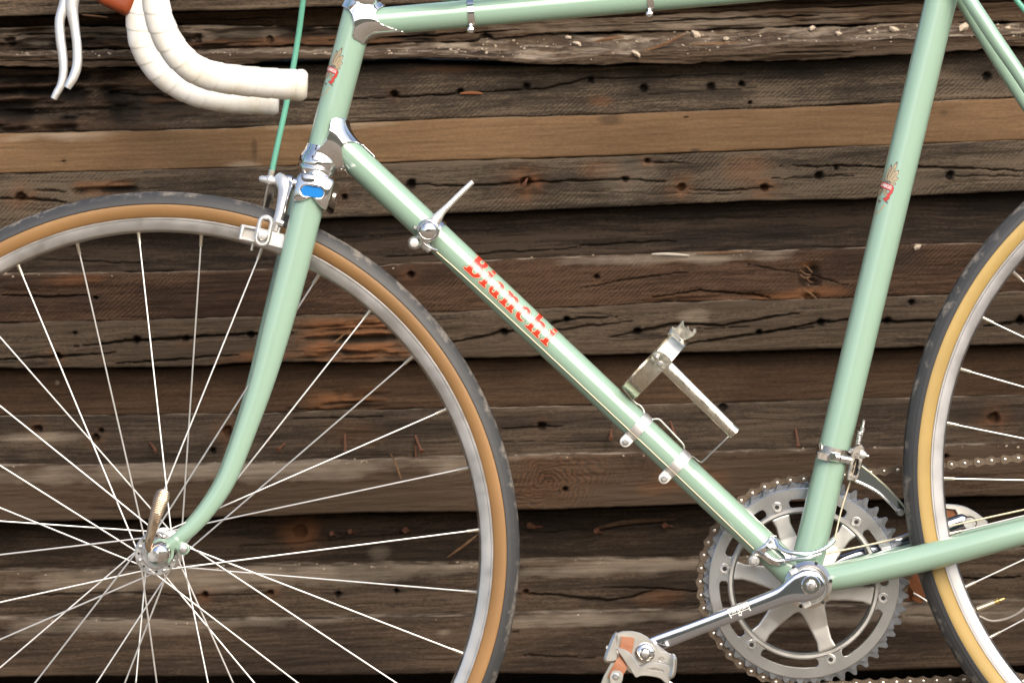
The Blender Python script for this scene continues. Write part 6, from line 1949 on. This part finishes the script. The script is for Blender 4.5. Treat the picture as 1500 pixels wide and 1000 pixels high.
def strip(pts, wpx, th=0.0022, name='toe_strap', mat=None):
    """leather ribbon: centre line px + depth, width px"""
    P = spline([B(*p) for p in pts], 24)
    V, F = [], []
    for i in range(24):
        t = P[min(i + 1, 23)] - P[max(i - 1, 0)]; t /= np.linalg.norm(t)
        n = np.cross(t, (0, 1, 0)); n /= np.linalg.norm(n)
        wv = n * wpx * S / 2
        dn = np.cross(n, t) * th / 2
        V += [P[i] - wv - dn, P[i] + wv - dn, P[i] + wv + dn, P[i] - wv + dn]
    for i in range(23):
        for k in range(4):
            k2 = (k + 1) % 4
            F.append((i * 4 + k, (i + 1) * 4 + k, (i + 1) * 4 + k2, i * 4 + k2))
    F.append((0, 1, 2, 3)); F.append((95, 94, 93, 92))
    return np.array(V), F
obj('toe_strap', strip([(919.5, 932.5, YPD - 0.0005), (918.5, 942, YPD - 0.002), (916, 952, YPD - 0.003), (914, 962, YPD - 0.006), (909.5, 974, YPD - 0.0085), (903, 986, YPD - 0.0095), (899, 995, YPD - 0.010)], 18.5), LEATHER, pd)
obj('toe_clip', plate(pxloop([(897, 966), (905, 969), (896, 984), (912, 986), (911, 1000), (902, 1016), (874, 1016), (884, 990)], YPD - 0.0075), [], YPD - 0.0065, 0.0016, 0.0004), simple('clip_steel', (0.50, 0.49, 0.43), 0.4, 1.0), pd)
obj('clip_tab', plate(smoothloop(pxloop([(895, 985), (900, 981), (908, 982), (912.5, 988), (911, 998), (904, 1004), (896, 1002), (893, 994)], YPD - 0.012), 50), [], YPD - 0.0122, 0.0018, 0.0004), PEDM, pd)
obj('rivet', lathe([(0, 4.8 * S), (0.0014, 4.4 * S), (0.0024, 2.6 * S)], B(902, 990, YPD - 0.013), NEAR, 20), ALLOY, pd)
Q = spline([B(*p) for p in [(978, 996, YPD - 0.008), (982, 999, YPD - 0.008), (988, 1003, YPD - 0.008)]], 10)
obj('clip_wire', tube(Q, 1.4 * S, 8), ALLOY, pd)
# far pedal, seen through the rear wheel
pf = empty('pedal', bike)
pf['label'] = 'far pedal behind the rear wheel with dark orange strap'
YQ = 0.115
obj('cage_plate', plate(smoothloop(pxloop([(1352, 752), (1362, 742), (1378, 738), (1395, 738), (1412, 741), (1428, 749), (1440, 758), (1447, 768), (1440, 790), (1400, 800), (1360, 790), (1350, 770)], YQ), 100), [pxloop([(1384, 745), (1399, 746.5), (1402, 752), (1397, 764), (1386, 768), (1380, 760)], YQ)], YQ, 0.003, 0.0008), PEDM, pf)
obj('cage_plate', plate(smoothloop(pxloop([(1352, 752), (1362, 742), (1378, 738), (1412, 741), (1440, 758), (1447, 768), (1440, 790), (1400, 800), (1360, 790)], YQ + 0.05), 80), [], YQ + 0.05, 0.003, 0.0008), PEDM, pf)
obj('toe_strap', strip([(1393, 742, YQ + 0.003), (1391, 756, YQ + 0.003), (1386, 770, YQ + 0.004), (1376, 790, YQ + 0.006), (1362, 815, YQ + 0.008), (1348, 840, YQ + 0.008), (1340, 862, YQ + 0.006), (1338, 880, YQ + 0.004)], 20), LEATHER, pf)
obj('toe_strap', strip([(1334, 846, YQ - 0.004), (1341, 858, YQ - 0.004), (1348, 868, YQ - 0.003), (1342, 880, YQ - 0.002)], 15), LEATHER, pf)
obj('spindle', straight(B(1408, 764, YF), B(1408, 764, YQ + 0.05), 8 * S), ALLOY, pf)
obj('dust_cap', lathe([(-0.012, 10 * S), (0, 11 * S), (0.003, 9 * S)], B(1420, 766, YF - 0.004), NEAR, 24), ALLOY, pf)
obj('buckle', join(tube([B(1338, 868, YQ - 0.004), B(1347, 873, YQ - 0.004), B(1358, 880, YQ - 0.004)], 1.6 * S, 8)), ALLOY, pf)

bpy.context.view_layer.update()
